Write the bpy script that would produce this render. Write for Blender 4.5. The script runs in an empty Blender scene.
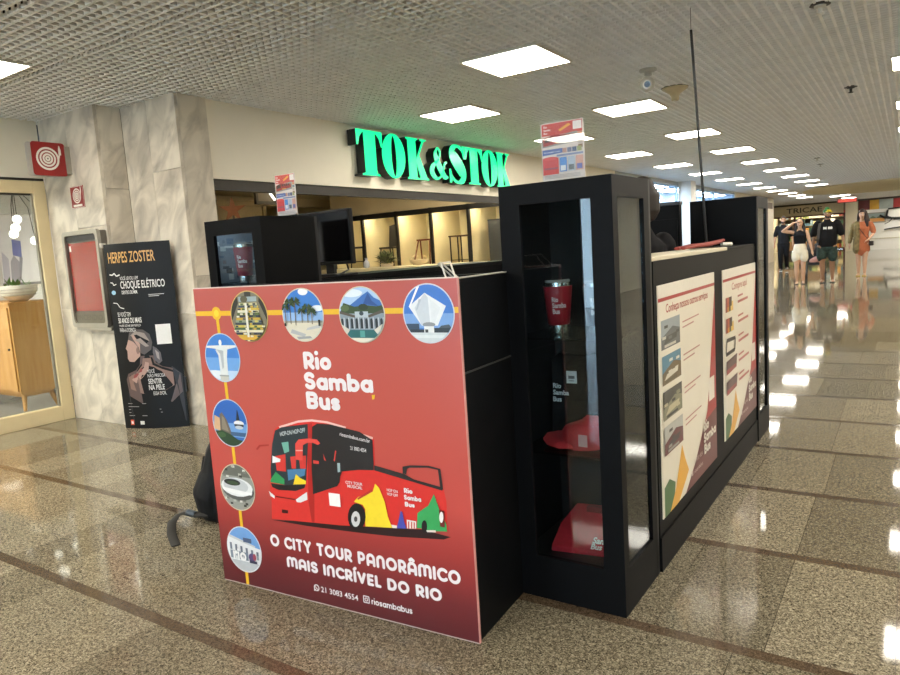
import bpy, bmesh, math, random
from mathutils import Matrix, Vector

rnd = random.Random(11)
scene = bpy.context.scene
COL = scene.collection

# ------------------------------------------------------------------ camera
CAM_Z = 1.312
cam_data = bpy.data.cameras.new('camera')
cam_data.sensor_width = 36.0
cam_data.lens = 689.062 / 900.0 * 36.0
cam_data.clip_end = 200
cam = bpy.data.objects.new('camera', cam_data)
COL.objects.link(cam)
CR = ((0.833688, -0.014518, 0.552045), (0.548501, 0.137833, -0.824711), (-0.064117, 0.990349, 0.122873))
cam.matrix_world = Matrix(((CR[0][0], CR[0][1], CR[0][2], 0), (CR[1][0], CR[1][1], CR[1][2], 0),
                           (CR[2][0], CR[2][1], CR[2][2], CAM_Z), (0, 0, 0, 1)))
scene.camera = cam

# ------------------------------------------------------------------ world and exposure
world = bpy.data.worlds.new('daylight')
scene.world = world
world.use_nodes = True
bg = world.node_tree.nodes['Background']
bg.inputs[0].default_value = (0.62, 0.78, 1.0, 1)
bg.inputs[1].default_value = 10.0
vs = scene.view_settings
vs.view_transform = 'Standard'
vs.look = 'None'
vs.gamma = 1.0
vs.use_curve_mapping = False
vs.exposure = 0.42
try:
    scene.cycles.use_denoising = True
    scene.cycles.max_bounces = 8
    scene.cycles.transparent_max_bounces = 16
    scene.cycles.sample_clamp_indirect = 6.0
    scene.cycles.caustics_reflective = False
    scene.cycles.caustics_refractive = False
except Exception:
    pass
LAMP_STRENGTH = 18.5          # ceiling panels
LAMP_COLOUR = (1.0, 0.92, 0.80)

# ------------------------------------------------------------------ materials (all procedural)
def lin(h):
    out = []
    for i in (0, 2, 4):
        c = int(h[i:i + 2], 16) / 255.0
        out.append(c / 12.92 if c <= 0.04045 else ((c + 0.055) / 1.055) ** 2.4)
    return out

MATS = {}

def mat(hexc, rough=0.5, metal=0.0, var=0.06, scale=25.0, spec=0.5, coat=0.0, bump=0.0, stretch=None):
    key = (hexc, rough, metal, var, scale, spec, coat, bump, stretch)
    if key in MATS:
        return MATS[key]
    m = bpy.data.materials.new('paint_' + hexc)
    m.use_nodes = True
    nt = m.node_tree
    b = nt.nodes['Principled BSDF']
    c = lin(hexc)
    b.inputs['Roughness'].default_value = rough
    b.inputs['Metallic'].default_value = metal
    b.inputs['Specular IOR Level'].default_value = spec
    b.inputs['Coat Weight'].default_value = coat
    b.inputs['Coat Roughness'].default_value = 0.08
    tc = nt.nodes.new('ShaderNodeTexCoord')
    nz = nt.nodes.new('ShaderNodeTexNoise')
    nz.inputs['Scale'].default_value = scale
    nz.inputs['Detail'].default_value = 4
    if stretch:
        mp = nt.nodes.new('ShaderNodeMapping')
        mp.inputs['Scale'].default_value = stretch
        nt.links.new(tc.outputs['Object'], mp.inputs['Vector'])
        nt.links.new(mp.outputs['Vector'], nz.inputs['Vector'])
    else:
        nt.links.new(tc.outputs['Object'], nz.inputs['Vector'])
    cr = nt.nodes.new('ShaderNodeValToRGB')
    cr.color_ramp.elements[0].position = 0.3
    cr.color_ramp.elements[1].position = 0.7
    cr.color_ramp.elements[0].color = [x * (1 - var) for x in c] + [1]
    cr.color_ramp.elements[1].color = [min(1, x * (1 + var)) for x in c] + [1]
    nt.links.new(nz.outputs['Fac'], cr.inputs['Fac'])
    nt.links.new(cr.outputs['Color'], b.inputs['Base Color'])
    if bump:
        bp = nt.nodes.new('ShaderNodeBump')
        bp.inputs['Strength'].default_value = bump
        bp.inputs['Distance'].default_value = 0.004
        nt.links.new(nz.outputs['Fac'], bp.inputs['Height'])
        nt.links.new(bp.outputs['Normal'], b.inputs['Normal'])
    MATS[key] = m
    return m

def pr(hexc, rough=0.35):                        # flat print ink
    return mat(hexc, rough, 0, 0.03, 60)

def emit(hexc, strength, name='lamp_glow'):
    key = ('E', hexc, strength)
    if key in MATS:
        return MATS[key]
    m = bpy.data.materials.new(name)
    m.use_nodes = True
    b = m.node_tree.nodes['Principled BSDF']
    c = lin(hexc)
    b.inputs['Base Color'].default_value = c + [1]
    b.inputs['Emission Color'].default_value = c + [1]
    b.inputs['Emission Strength'].default_value = strength
    MATS[key] = m
    return m

def lamp_mat(colour, strength, name):
    m = bpy.data.materials.new(name)
    m.use_nodes = True
    b = m.node_tree.nodes['Principled BSDF']
    b.inputs['Base Color'].default_value = (0.9, 0.9, 0.88, 1)
    b.inputs['Emission Color'].default_value = (*colour, 1)
    b.inputs['Emission Strength'].default_value = strength
    return m

def glass(tint='ffffff', refl=1.0, rough=0.0):
    key = ('G', tint, refl, rough)
    if key in MATS:
        return MATS[key]
    m = bpy.data.materials.new('pane_glass')
    m.use_nodes = True
    nt = m.node_tree
    for n in list(nt.nodes):
        nt.nodes.remove(n)
    out = nt.nodes.new('ShaderNodeOutputMaterial')
    mix = nt.nodes.new('ShaderNodeMixShader')
    tr = nt.nodes.new('ShaderNodeBsdfTransparent')
    tr.inputs[0].default_value = lin(tint) + [1]
    gl = nt.nodes.new('ShaderNodeBsdfGlossy')
    gl.inputs['Roughness'].default_value = rough
    geo = nt.nodes.new('ShaderNodeNewGeometry')            # Schlick reflectance, the same from both faces of a pane
    dt = nt.nodes.new('ShaderNodeVectorMath')
    dt.operation = 'DOT_PRODUCT'
    nt.links.new(geo.outputs['Normal'], dt.inputs[0])
    nt.links.new(geo.outputs['Incoming'], dt.inputs[1])
    chain = dt.outputs['Value']
    for op, val in (('ABSOLUTE', None), ('SUBTRACT', None), ('POWER', 5.0), ('MULTIPLY_ADD', 0.96)):
        n_ = nt.nodes.new('ShaderNodeMath')
        n_.operation = op
        if op == 'SUBTRACT':
            n_.inputs[0].default_value = 1.0
            nt.links.new(chain, n_.inputs[1])
        else:
            nt.links.new(chain, n_.inputs[0])
            if val is not None:
                n_.inputs[1].default_value = val
        if op == 'MULTIPLY_ADD':
            n_.inputs[2].default_value = 0.04
        chain = n_.outputs[0]
    mu = nt.nodes.new('ShaderNodeMath')
    mu.operation = 'MULTIPLY'
    mu.inputs[1].default_value = refl
    mu.use_clamp = True
    nt.links.new(chain, mu.inputs[0])
    nt.links.new(mu.outputs[0], mix.inputs[0])
    nt.links.new(tr.outputs[0], mix.inputs[1])
    nt.links.new(gl.outputs[0], mix.inputs[2])
    nt.links.new(mix.outputs[0], out.inputs[0])
    MATS[key] = m
    return m

def granite(hexes, rough=0.05, grain=260.0):
    """speckled polished stone: coarse light and dark grains"""
    m = bpy.data.materials.new('granite')
    m.use_nodes = True
    nt = m.node_tree
    b = nt.nodes['Principled BSDF']
    geo = nt.nodes.new('ShaderNodeNewGeometry')
    vo = nt.nodes.new('ShaderNodeTexVoronoi')
    vo.inputs['Scale'].default_value = grain
    nt.links.new(geo.outputs['Position'], vo.inputs['Vector'])
    sp = nt.nodes.new('ShaderNodeSeparateColor')
    nt.links.new(vo.outputs['Color'], sp.inputs[0])
    nz = nt.nodes.new('ShaderNodeTexNoise')
    nz.inputs['Scale'].default_value = 70
    nz.inputs['Detail'].default_value = 3
    nt.links.new(geo.outputs['Position'], nz.inputs['Vector'])
    add = nt.nodes.new('ShaderNodeMath')
    add.operation = 'MULTIPLY_ADD'
    add.inputs[1].default_value = 0.75
    nt.links.new(sp.outputs[0], add.inputs[0])
    m2 = nt.nodes.new('ShaderNodeMath')
    m2.operation = 'MULTIPLY_ADD'
    m2.inputs[1].default_value = 0.9
    m2.inputs[2].default_value = -0.33
    nt.links.new(nz.outputs['Fac'], m2.inputs[0])
    nt.links.new(m2.outputs[0], add.inputs[2])
    cr = nt.nodes.new('ShaderNodeValToRGB')
    els = cr.color_ramp.elements
    while len(els) < len(hexes):
        els.new(0.5)
    for i, h in enumerate(hexes):
        els[i].position = 0.12 + 0.8 * i / (len(hexes) - 1)
        els[i].color = lin(h) + [1]
    nt.links.new(add.outputs[0], cr.inputs['Fac'])
    oi = nt.nodes.new('ShaderNodeObjectInfo')          # each stone its own shade
    mr = nt.nodes.new('ShaderNodeMapRange')
    mr.inputs['To Min'].default_value = 0.66
    mr.inputs['To Max'].default_value = 0.78
    nt.links.new(oi.outputs['Random'], mr.inputs['Value'])
    mx = nt.nodes.new('ShaderNodeVectorMath')
    mx.operation = 'SCALE'
    nt.links.new(cr.outputs['Color'], mx.inputs[0])
    nt.links.new(mr.outputs[0], mx.inputs['Scale'])
    nt.links.new(mx.outputs[0], b.inputs['Base Color'])
    b.inputs['Roughness'].default_value = rough
    b.inputs['Specular IOR Level'].default_value = 0.36
    return m

def marble(light, dark, vein):
    m = bpy.data.materials.new('grey_marble')
    m.use_nodes = True
    nt = m.node_tree
    b = nt.nodes['Principled BSDF']
    tc = nt.nodes.new('ShaderNodeTexCoord')
    oi = nt.nodes.new('ShaderNodeObjectInfo')
    va = nt.nodes.new('ShaderNodeVectorMath')
    va.operation = 'MULTIPLY_ADD'
    va.inputs[1].default_value = (1, 1, 1)
    sc = nt.nodes.new('ShaderNodeVectorMath')
    sc.operation = 'SCALE'
    sc.inputs[0].default_value = (7, 3, 9)
    nt.links.new(oi.outputs['Random'], sc.inputs['Scale'])
    nt.links.new(tc.outputs['Object'], va.inputs[0])
    nt.links.new(sc.outputs[0], va.inputs[2])
    mp = nt.nodes.new('ShaderNodeMapping')
    mp.vector_type = 'TEXTURE'
    mp.inputs['Rotation'].default_value = (-0.5, 0.6, 0.0)
    mp.inputs['Scale'].default_value = (0.30, 0.30, 1.5)
    nt.links.new(va.outputs[0], mp.inputs['Vector'])
    nz = nt.nodes.new('ShaderNodeTexNoise')
    nz.inputs['Scale'].default_value = 1.6
    nz.inputs['Detail'].default_value = 9
    nz.inputs['Distortion'].default_value = 1.0
    nt.links.new(mp.outputs[0], nz.inputs['Vector'])
    cr = nt.nodes.new('ShaderNodeValToRGB')
    e = cr.color_ramp.elements
    e[0].position = 0.30
    e[0].color = lin(dark) + [1]
    e[1].position = 0.62
    e[1].color = lin(light) + [1]
    v = e.new(0.47)
    v.color = lin(vein) + [1]
    nt.links.new(nz.outputs['Fac'], cr.inputs['Fac'])
    nt.links.new(cr.outputs[0], b.inputs['Base Color'])
    b.inputs['Roughness'].default_value = 0.32
    return m

def wood(hexa, hexb):
    m = bpy.data.materials.new('oak_veneer')
    m.use_nodes = True
    nt = m.node_tree
    b = nt.nodes['Principled BSDF']
    tc = nt.nodes.new('ShaderNodeTexCoord')
    mp = nt.nodes.new('ShaderNodeMapping')
    mp.inputs['Scale'].default_value = (22, 22, 1.6)
    nt.links.new(tc.outputs['Object'], mp.inputs[0])
    nz = nt.nodes.new('ShaderNodeTexNoise')
    nz.inputs['Scale'].default_value = 1.5
    nz.inputs['Detail'].default_value = 6
    nt.links.new(mp.outputs[0], nz.inputs[0])
    cr = nt.nodes.new('ShaderNodeValToRGB')
    cr.color_ramp.elements[0].color = lin(hexa) + [1]
    cr.color_ramp.elements[1].color = lin(hexb) + [1]
    nt.links.new(nz.outputs['Fac'], cr.inputs[0])
    nt.links.new(cr.outputs[0], b.inputs['Base Color'])
    b.inputs['Roughness'].default_value = 0.45
    return m

def vramp(stops, rough=0.3):
    """printed top-to-bottom colour blend along local Z: stops of (height, hex)"""
    m = bpy.data.materials.new('printed_blend')
    m.use_nodes = True
    nt = m.node_tree
    b = nt.nodes['Principled BSDF']
    tc = nt.nodes.new('ShaderNodeTexCoord')
    sx = nt.nodes.new('ShaderNodeSeparateXYZ')
    nt.links.new(tc.outputs['Object'], sx.inputs[0])
    lo, hi = stops[0][0], stops[-1][0]
    mr = nt.nodes.new('ShaderNodeMapRange')
    mr.inputs['From Min'].default_value = lo
    mr.inputs['From Max'].default_value = hi
    nt.links.new(sx.outputs['Z'], mr.inputs[0])
    cr = nt.nodes.new('ShaderNodeValToRGB')
    els = cr.color_ramp.elements
    while len(els) < len(stops):
        els.new(0.5)
    for i, (z, h) in enumerate(stops):
        els[i].position = (z - lo) / (hi - lo)
        els[i].color = lin(h) + [1]
    nt.links.new(mr.outputs[0], cr.inputs[0])
    nt.links.new(cr.outputs[0], b.inputs['Base Color'])
    b.inputs['Roughness'].default_value = rough
    return m

# ------------------------------------------------------------------ mesh helpers
tmp_scene = bpy.data.scenes.new('workbench')

def evaluated(o):
    """mesh of an object with its modifiers applied (worked out in a scratch scene)"""
    tmp_scene.collection.objects.link(o)
    vl = tmp_scene.view_layers[0]
    vl.update()
    me = bpy.data.meshes.new_from_object(o.evaluated_get(vl.depsgraph))
    tmp_scene.collection.objects.unlink(o)
    return me

class MB:
    def __init__(self):
        self.v, self.f, self.m, self.cur = [], [], [], 0

    def add(self, vs, fs):
        n = len(self.v)
        self.v += [tuple(p) for p in vs]
        self.f += [tuple(i + n for i in q) for q in fs]
        self.m += [self.cur] * len(fs)
        return self

    def box(self, x0, x1, y0, y1, z0, z1):
        return self.add([(x0, y0, z0), (x1, y0, z0), (x1, y1, z0), (x0, y1, z0), (x0, y0, z1), (x1, y0, z1), (x1, y1, z1), (x0, y1, z1)],
                        [(0, 3, 2, 1), (4, 5, 6, 7), (0, 1, 5, 4), (1, 2, 6, 5), (2, 3, 7, 6), (3, 0, 4, 7)])

    def ext(self, poly, vec):
        n = len(poly)
        a = [Vector(p) for p in poly]
        b = [p + Vector(vec) for p in a]
        return self.add(a + b, [tuple(range(n))[::-1], tuple(range(n, 2 * n))] + [(i, (i + 1) % n, n + (i + 1) % n, n + i) for i in range(n)])

    def frame(self, x0, x1, z0, z1, y0, y1, hx0, hx1, hz0, hz1):
        """flat panel in XZ, thickness y0..y1, with one rectangular opening"""
        self.box(x0, hx0, y0, y1, z0, z1)
        self.box(hx1, x1, y0, y1, z0, z1)
        self.box(hx0, hx1, y0, y1, z0, hz0)
        return self.box(hx0, hx1, y0, y1, hz1, z1)

    def frame_y(self, y0, y1, z0, z1, x0, x1, hy0, hy1, hz0, hz1):
        self.box(x0, x1, y0, hy0, z0, z1)
        self.box(x0, x1, hy1, y1, z0, z1)
        self.box(x0, x1, hy0, hy1, z0, hz0)
        return self.box(x0, x1, hy0, hy1, hz1, z1)

    def tube(self, pts, r, n=8, radii=None):
        pts = [Vector(p) for p in pts]
        rad = [(x if isinstance(x, tuple) else (x, x)) for x in (radii or [r] * len(pts))]
        rings = []
        N = len(pts)
        for i, p in enumerate(pts):
            t = (pts[min(i + 1, N - 1)] - pts[max(i - 1, 0)])
            t = t.normalized() if t.length > 1e-9 else Vector((0, 0, 1))
            ref = Vector((1, 0, 0)) if abs(t.x) < 0.8 else Vector((0, 1, 0))
            s = (ref - t * ref.dot(t)).normalized()
            u = t.cross(s)
            rings.append((p, s, u, rad[i]))
        vs, fs = [], []
        for p, s, u, (a, b) in rings:
            for k in range(n):
                an = 2 * math.pi * k / n
                vs.append(p + s * (a * math.cos(an)) + u * (b * math.sin(an)))
        for i in range(N - 1):
            for k in range(n):
                k2 = (k + 1) % n
                fs.append((i * n + k, i * n + k2, (i + 1) * n + k2, (i + 1) * n + k))
        fs.append(tuple(range(n))[::-1])
        fs.append(tuple((N - 1) * n + k for k in range(n)))
        return self.add(vs, fs)

    def loft(self, pts, radii, n=12):
        """tube with rounded ends"""
        pts = [Vector(p) for p in pts]
        rad = [(x if isinstance(x, tuple) else (x, x)) for x in radii]
        d0 = (pts[0] - pts[1]).normalized()
        d1 = (pts[-1] - pts[-2]).normalized()
        r0, r1 = min(rad[0]), min(rad[-1])
        P = [pts[0] + d0 * r0, pts[0] + d0 * r0 * 0.75] + pts + [pts[-1] + d1 * r1 * 0.75, pts[-1] + d1 * r1]
        sc = lambda r, k: (r[0] * k, r[1] * k)
        Q = [sc(rad[0], 0.15), sc(rad[0], 0.65)] + rad + [sc(rad[-1], 0.65), sc(rad[-1], 0.15)]
        return self.tube(P, 0, n, Q)

    def lathe(self, prof, c=(0, 0, 0), n=24):
        """profile of (r, z) turned about a vertical axis at c"""
        vs, fs = [], []
        for r, z in prof:
            for k in range(n):
                a = 2 * math.pi * k / n
                vs.append((c[0] + r * math.cos(a), c[1] + r * math.sin(a), c[2] + z))
        for i in range(len(prof) - 1):
            for k in range(n):
                k2 = (k + 1) % n
                fs.append((i * n + k, i * n + k2, (i + 1) * n + k2, (i + 1) * n + k))
        fs.append(tuple(range(n))[::-1])
        fs.append(tuple((len(prof) - 1) * n + k for k in range(n)))
        return self.add(vs, fs)

    def ball(self, c, rx, ry=None, rz=None, n=12):
        ry = rx if ry is None else ry
        rz = rx if rz is None else rz
        vs, fs = [], []
        h = n // 2
        for i in range(h + 1):
            t = math.pi * (i + (0.02 if i == 0 else (-0.02 if i == h else 0))) / h
            for k in range(n):
                a = 2 * math.pi * k / n
                vs.append((c[0] + rx * math.sin(t) * math.cos(a), c[1] + ry * math.sin(t) * math.sin(a), c[2] + rz * math.cos(t)))
        for i in range(h):
            for k in range(n):
                k2 = (k + 1) % n
                fs.append((i * n + k, (i + 1) * n + k, (i + 1) * n + k2, i * n + k2))
        return self.add(vs, fs)

    def mesh(self, name, mats, smooth=False, bev=0):
        me = bpy.data.meshes.new(name)
        me.from_pydata([tuple(p) for p in self.v], [], self.f)
        ms = mats if isinstance(mats, (list, tuple)) else [mats]
        for m in ms:
            me.materials.append(m)
        me.polygons.foreach_set('material_index', self.m)
        if bev:
            bm = bmesh.new()
            bm.from_mesh(me)
            bmesh.ops.bevel(bm, geom=list(bm.edges), offset=bev, segments=2, affect='EDGES', profile=0.6)
            bm.to_mesh(me)
            bm.free()
        if smooth:
            me.polygons.foreach_set('use_smooth', [True] * len(me.polygons))
            try:
                me.set_sharp_from_angle(angle=math.radians(40))
            except Exception:
                pass
        me.update()
        return me

    def build(self, name, mats, parent=None, smooth=False, bev=0, loc=None, rot=None):
        return put(name, self.mesh(name, mats, smooth, bev), parent, loc, rot)

def put(name, me, parent=None, loc=None, rot=None):
    o = bpy.data.objects.new(name, me)
    COL.objects.link(o)
    if parent:
        o.parent = parent
    if loc is not None:
        o.location = loc
    if rot is not None:
        o.rotation_euler = rot if isinstance(rot, (tuple, list)) else (0, 0, rot)
    return o

def tag(o, label=None, cat=None, group=None, kind=None):
    if label:
        o['label'] = label
    if cat:
        o['category'] = cat
    if group:
        o['group'] = group
    if kind:
        o['kind'] = kind
    return o

def thing(name, label, cat, loc=(0, 0, 0), rotz=0.0, group=None):
    return tag(put(name, None, None, loc, rotz), label, cat, group)

def struct(name, label, cat, loc=(0, 0, 0), rotz=0.0):
    return tag(put(name, None, None, loc, rotz), label, cat, None, 'structure')

def boxpart(name, b, m, parent, bev=0.0):
    return MB().box(*b).build(name, m, parent, False, bev)

# ------------------------------------------------------------------ lettering and flat print
TEXTS = {}

def text_geo(s, off=0.0):
    key = (s, off)
    if key not in TEXTS:
        c = bpy.data.curves.new('lettering', 'FONT')
        c.body = s
        c.offset = off
        c.resolution_u = 3
        o = bpy.data.objects.new('lettering', c)
        me = evaluated(o)
        v = [tuple(p.co) for p in me.vertices]
        f = [tuple(p.vertices) for p in me.polygons]
        bpy.data.objects.remove(o)
        bpy.data.curves.remove(c)
        bpy.data.meshes.remove(me)
        TEXTS[key] = (v, f)
    return TEXTS[key]

CAP = None

class Print:
    """ink shapes lying on a surface: O origin, U right, V up, all in the thing's own space"""
    def __init__(self, O, U, V, base=0.0005, step=0.00012):
        self.O, self.U, self.V = Vector(O), Vector(U).normalized(), Vector(V).normalized()
        self.N = self.U.cross(self.V)
        self.h, self.step = base, step
        self.mb, self.mats = MB(), []

    def _m(self, m):
        if isinstance(m, str):
            m = pr(m)
        if m not in self.mats:
            self.mats.append(m)
        self.mb.cur = self.mats.index(m)

    def P(self, u, v):
        return self.O + self.U * u + self.V * v + self.N * self.h

    def poly(self, m, pts):
        self._m(m)
        self.mb.add([self.P(*p) for p in pts], [tuple(range(len(pts)))])
        self.h += self.step
        return self

    def rect(self, m, u0, u1, v0, v1):
        return self.poly(m, [(u0, v0), (u1, v0), (u1, v1), (u0, v1)])

    def ell(self, m, cu, cv, ru, rv=None, n=28):
        rv = ru if rv is None else rv
        return self.poly(m, [(cu + ru * math.cos(2 * math.pi * k / n), cv + rv * math.sin(2 * math.pi * k / n)) for k in range(n)])

    def ring(self, m, cu, cv, r0, r1, n=32):
        self._m(m)
        vs = []
        for k in range(n):
            c, s = math.cos(2 * math.pi * k / n), math.sin(2 * math.pi * k / n)
            vs += [self.P(cu + r0 * c, cv + r0 * s), self.P(cu + r1 * c, cv + r1 * s)]
        self.mb.add(vs, [(2 * k, 2 * k + 1, (2 * k + 3) % (2 * n), (2 * k + 2) % (2 * n)) for k in range(n)])
        self.h += self.step
        return self

    def line(self, m, pts, w):
        for (a, b), (c, d) in zip(pts, pts[1:]):
            L = math.hypot(c - a, d - b) or 1e-6
            nx, ny = -(d - b) / L * w / 2, (c - a) / L * w / 2
            self.poly(m, [(a + nx, b + ny), (c + nx, d + ny), (c - nx, d - ny), (a - nx, b - ny)])
        return self

    def text(self, m, s, u0, v0, cap, width=None, off=0.0, rise=0.0, align='l'):
        """baseline start (u0, v0), capital height, total width, rise of the baseline over that width"""
        global CAP
        if CAP is None:
            hv, _ = text_geo('H')
            CAP = max(p[1] for p in hv)
        v, f = text_geo(s, off)
        x0 = min(p[0] for p in v)
        x1 = max(p[0] for p in v)
        k = cap / CAP
        kx = k if width is None else width / (x1 - x0)
        w = kx * (x1 - x0)
        if align == 'c':
            u0 -= w / 2
        elif align == 'r':
            u0 -= w
        self._m(m)
        self.mb.add([self.P(u0 + (p[0] - x0) * kx, v0 + p[1] * k + rise * (p[0] - x0) / (x1 - x0)) for p in v], f)
        self.h += self.step
        return self

    def build(self, name, parent):
        return self.mb.build(name, self.mats, parent)

def clip_disc(pts, cu, cv, r, n=40):
    """keep of a polygon what lies in a round picture (Sutherland-Hodgman against the disc)"""
    out = pts
    for k in range(n):
        a = 2 * math.pi * k / n
        nx, ny = math.cos(a), math.sin(a)
        res = []
        for i in range(len(out)):
            p, q = out[i], out[(i + 1) % len(out)]
            dp = (p[0] - cu) * nx + (p[1] - cv) * ny - r
            dq = (q[0] - cu) * nx + (q[1] - cv) * ny - r
            if dp <= 0:
                res.append(p)
            if (dp < 0 < dq) or (dq < 0 < dp):
                t = dp / (dp - dq)
                res.append((p[0] + t * (q[0] - p[0]), p[1] + t * (q[1] - p[1])))
        out = res
        if len(out) < 3:
            return []
    return out

# ---- rounded geometric display lettering drawn with a thick round pen
def _arc(cx, cy, rx, ry, a0, a1, n=14):
    return [(cx + rx * math.cos(math.radians(a0 + (a1 - a0) * k / n)), cy + ry * math.sin(math.radians(a0 + (a1 - a0) * k / n))) for k in range(n + 1)]

def pen_glyph(c, t):
    """(strokes, advance width) of a character; capital height 1, pen half-width t"""
    lo, hi, xh = t, 1 - t, 0.72 - t
    base = {'Â': 'A', 'Í': 'I'}.get(c, c)
    w = 0.0
    S = []
    if base == 'O':
        w = 0.98
        S = [_arc(0.49, 0.5, 0.49 - t, 0.5 - t, 0, 360, 28)]
    elif base == 'C':
        w = 0.80
        S = [_arc(0.49, 0.5, 0.49 - t, 0.5 - t, 48, 312, 22)]
    elif base == 'I':
        w = 2 * t
        S = [[(t, lo), (t, hi)]]
    elif base == 'T':
        w = 0.70
        S = [[(t, hi), (w - t, hi)], [(w / 2, hi), (w / 2, lo)]]
    elif base == 'Y':
        w = 0.78
        S = [[(t, hi), (w / 2, 0.46), (w - t, hi)], [(w / 2, 0.46), (w / 2, lo)]]
    elif base == 'U':
        w = 0.76
        S = [[(t, hi)] + _arc(w / 2, lo + w / 2 - t, w / 2 - t, w / 2 - t, 180, 360) + [(w - t, hi)]]
    elif base == 'N':
        w = 0.76
        S = [[(t, lo)] + _arc(w / 2, hi - w / 2 + t, w / 2 - t, w / 2 - t, 180, 0) + [(w - t, lo)]]
    elif base == 'A':
        w = 0.80
        S = [[(t, lo)] + _arc(w / 2, hi - w / 2 + t, w / 2 - t, w / 2 - t, 180, 0) + [(w - t, lo)], [(t, 0.36), (w - t, 0.36)]]
    elif base == 'M':
        w = 1.12
        r = (w / 2 - t) / 2
        S = [[(t, lo)] + _arc(t + r, hi - r, r, r, 180, 0) + [(w / 2, lo + 0.1)], [(w / 2, hi - r)] + _arc(w / 2 + r, hi - r, r, r, 180, 0) + [(w - t, lo)]]
    elif base in 'RPB':
        w = 0.70 if base != 'B' else 0.72
        m = 0.40 if base != 'B' else 0.52
        r = (hi - m) / 2
        S = [[(t, lo), (t, hi)], [(t, hi), (w - t - r, hi)] + _arc(w - t - r, hi - r, r, r, 90, -90) + [(t, m)]]
        if base == 'R':
            S.append([(w * 0.46, m), (w - t, lo)])
        if base == 'B':
            r2 = (m - lo) / 2
            S.append([(t, m), (w - t - r2, m)] + _arc(w - t - r2, lo + r2, r2, r2, 90, -90) + [(t, lo)])
    elif base == 'D':
        w = 0.82
        S = [[(t, lo), (t, hi), (0.36, hi)] + _arc(0.36, 0.5, w - t - 0.36, 0.5 - t, 90, -90) + [(t, lo)]]
    elif base == 'E':
        w = 0.60
        S = [[(w - t, hi), (t, hi), (t, lo), (w - t, lo)], [(t, 0.5), (w - t * 1.3, 0.5)]]
    elif base == 'L':
        w = 0.56
        S = [[(t, hi), (t, lo), (w - t, lo)]]
    elif base == 'V':
        w = 0.80
        S = [[(t, hi), (w / 2, lo), (w - t, hi)]]
    elif base in 'Ss':
        top = hi if base == 'S' else xh
        w = 0.70 if base == 'S' else 0.54
        m = (top + lo) / 2
        r = (top - m) / 2
        S = [_arc(w / 2 + 0.02, top - r, w / 2 - t, r, 25, 180) + _arc(w / 2 - 0.01, lo + r, w / 2 - t, r, 90, -155)[1:] if False else
             _arc(w / 2, top - r, w / 2 - t, r, 30, 270, 16) + _arc(w / 2, lo + r, w / 2 - t, r, 90, -150, 16)[1:]]
    elif base == 'i':
        w = 2 * t
        S = [[(t, lo), (t, xh)], [(t, hi + 0.06), (t, hi + 0.0605)]]
    elif base in 'oab':
        r = (xh - lo) / 2
        w = 2 * r + 2 * t
        S = [_arc(t + r, lo + r, r, r, 0, 360, 24)]
        if base == 'a':
            S.append([(w - t, lo), (w - t, xh)])
        if base == 'b':
            S.append([(t, lo), (t, hi)])
    elif base == 'm':
        w = 1.06
        r = (w / 2 - t) / 2
        S = [[(t, lo), (t, xh)], [(t, xh - r)] + _arc(t + r, xh - r, r, r, 180, 0) + [(w / 2, lo)], [(w / 2, xh - r)] + _arc(w / 2 + r, xh - r, r, r, 180, 0) + [(w - t, lo)]]
    elif base == 'u':
        w = 0.66
        S = [[(t, xh)] + _arc(w / 2, lo + w / 2 - t, w / 2 - t, w / 2 - t, 180, 360) + [(w - t, xh)], [(w - t, lo), (w - t, xh)]]
    elif base == 'r':
        w = 0.42
        S = [[(t, lo), (t, xh)], [(t, xh - 0.2)] + _arc(t + 0.2, xh - 0.2, 0.2, 0.2, 180, 80)]
    else:
        w = 0.34
    if c == 'Â':
        S.append([(w / 2 - 0.15, 1.10), (w / 2, 1.20), (w / 2 + 0.15, 1.10)])
    if c == 'Í':
        S.append([(w / 2 - 0.03, 1.10), (w / 2 + 0.10, 1.22)])
    return S, w

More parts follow.
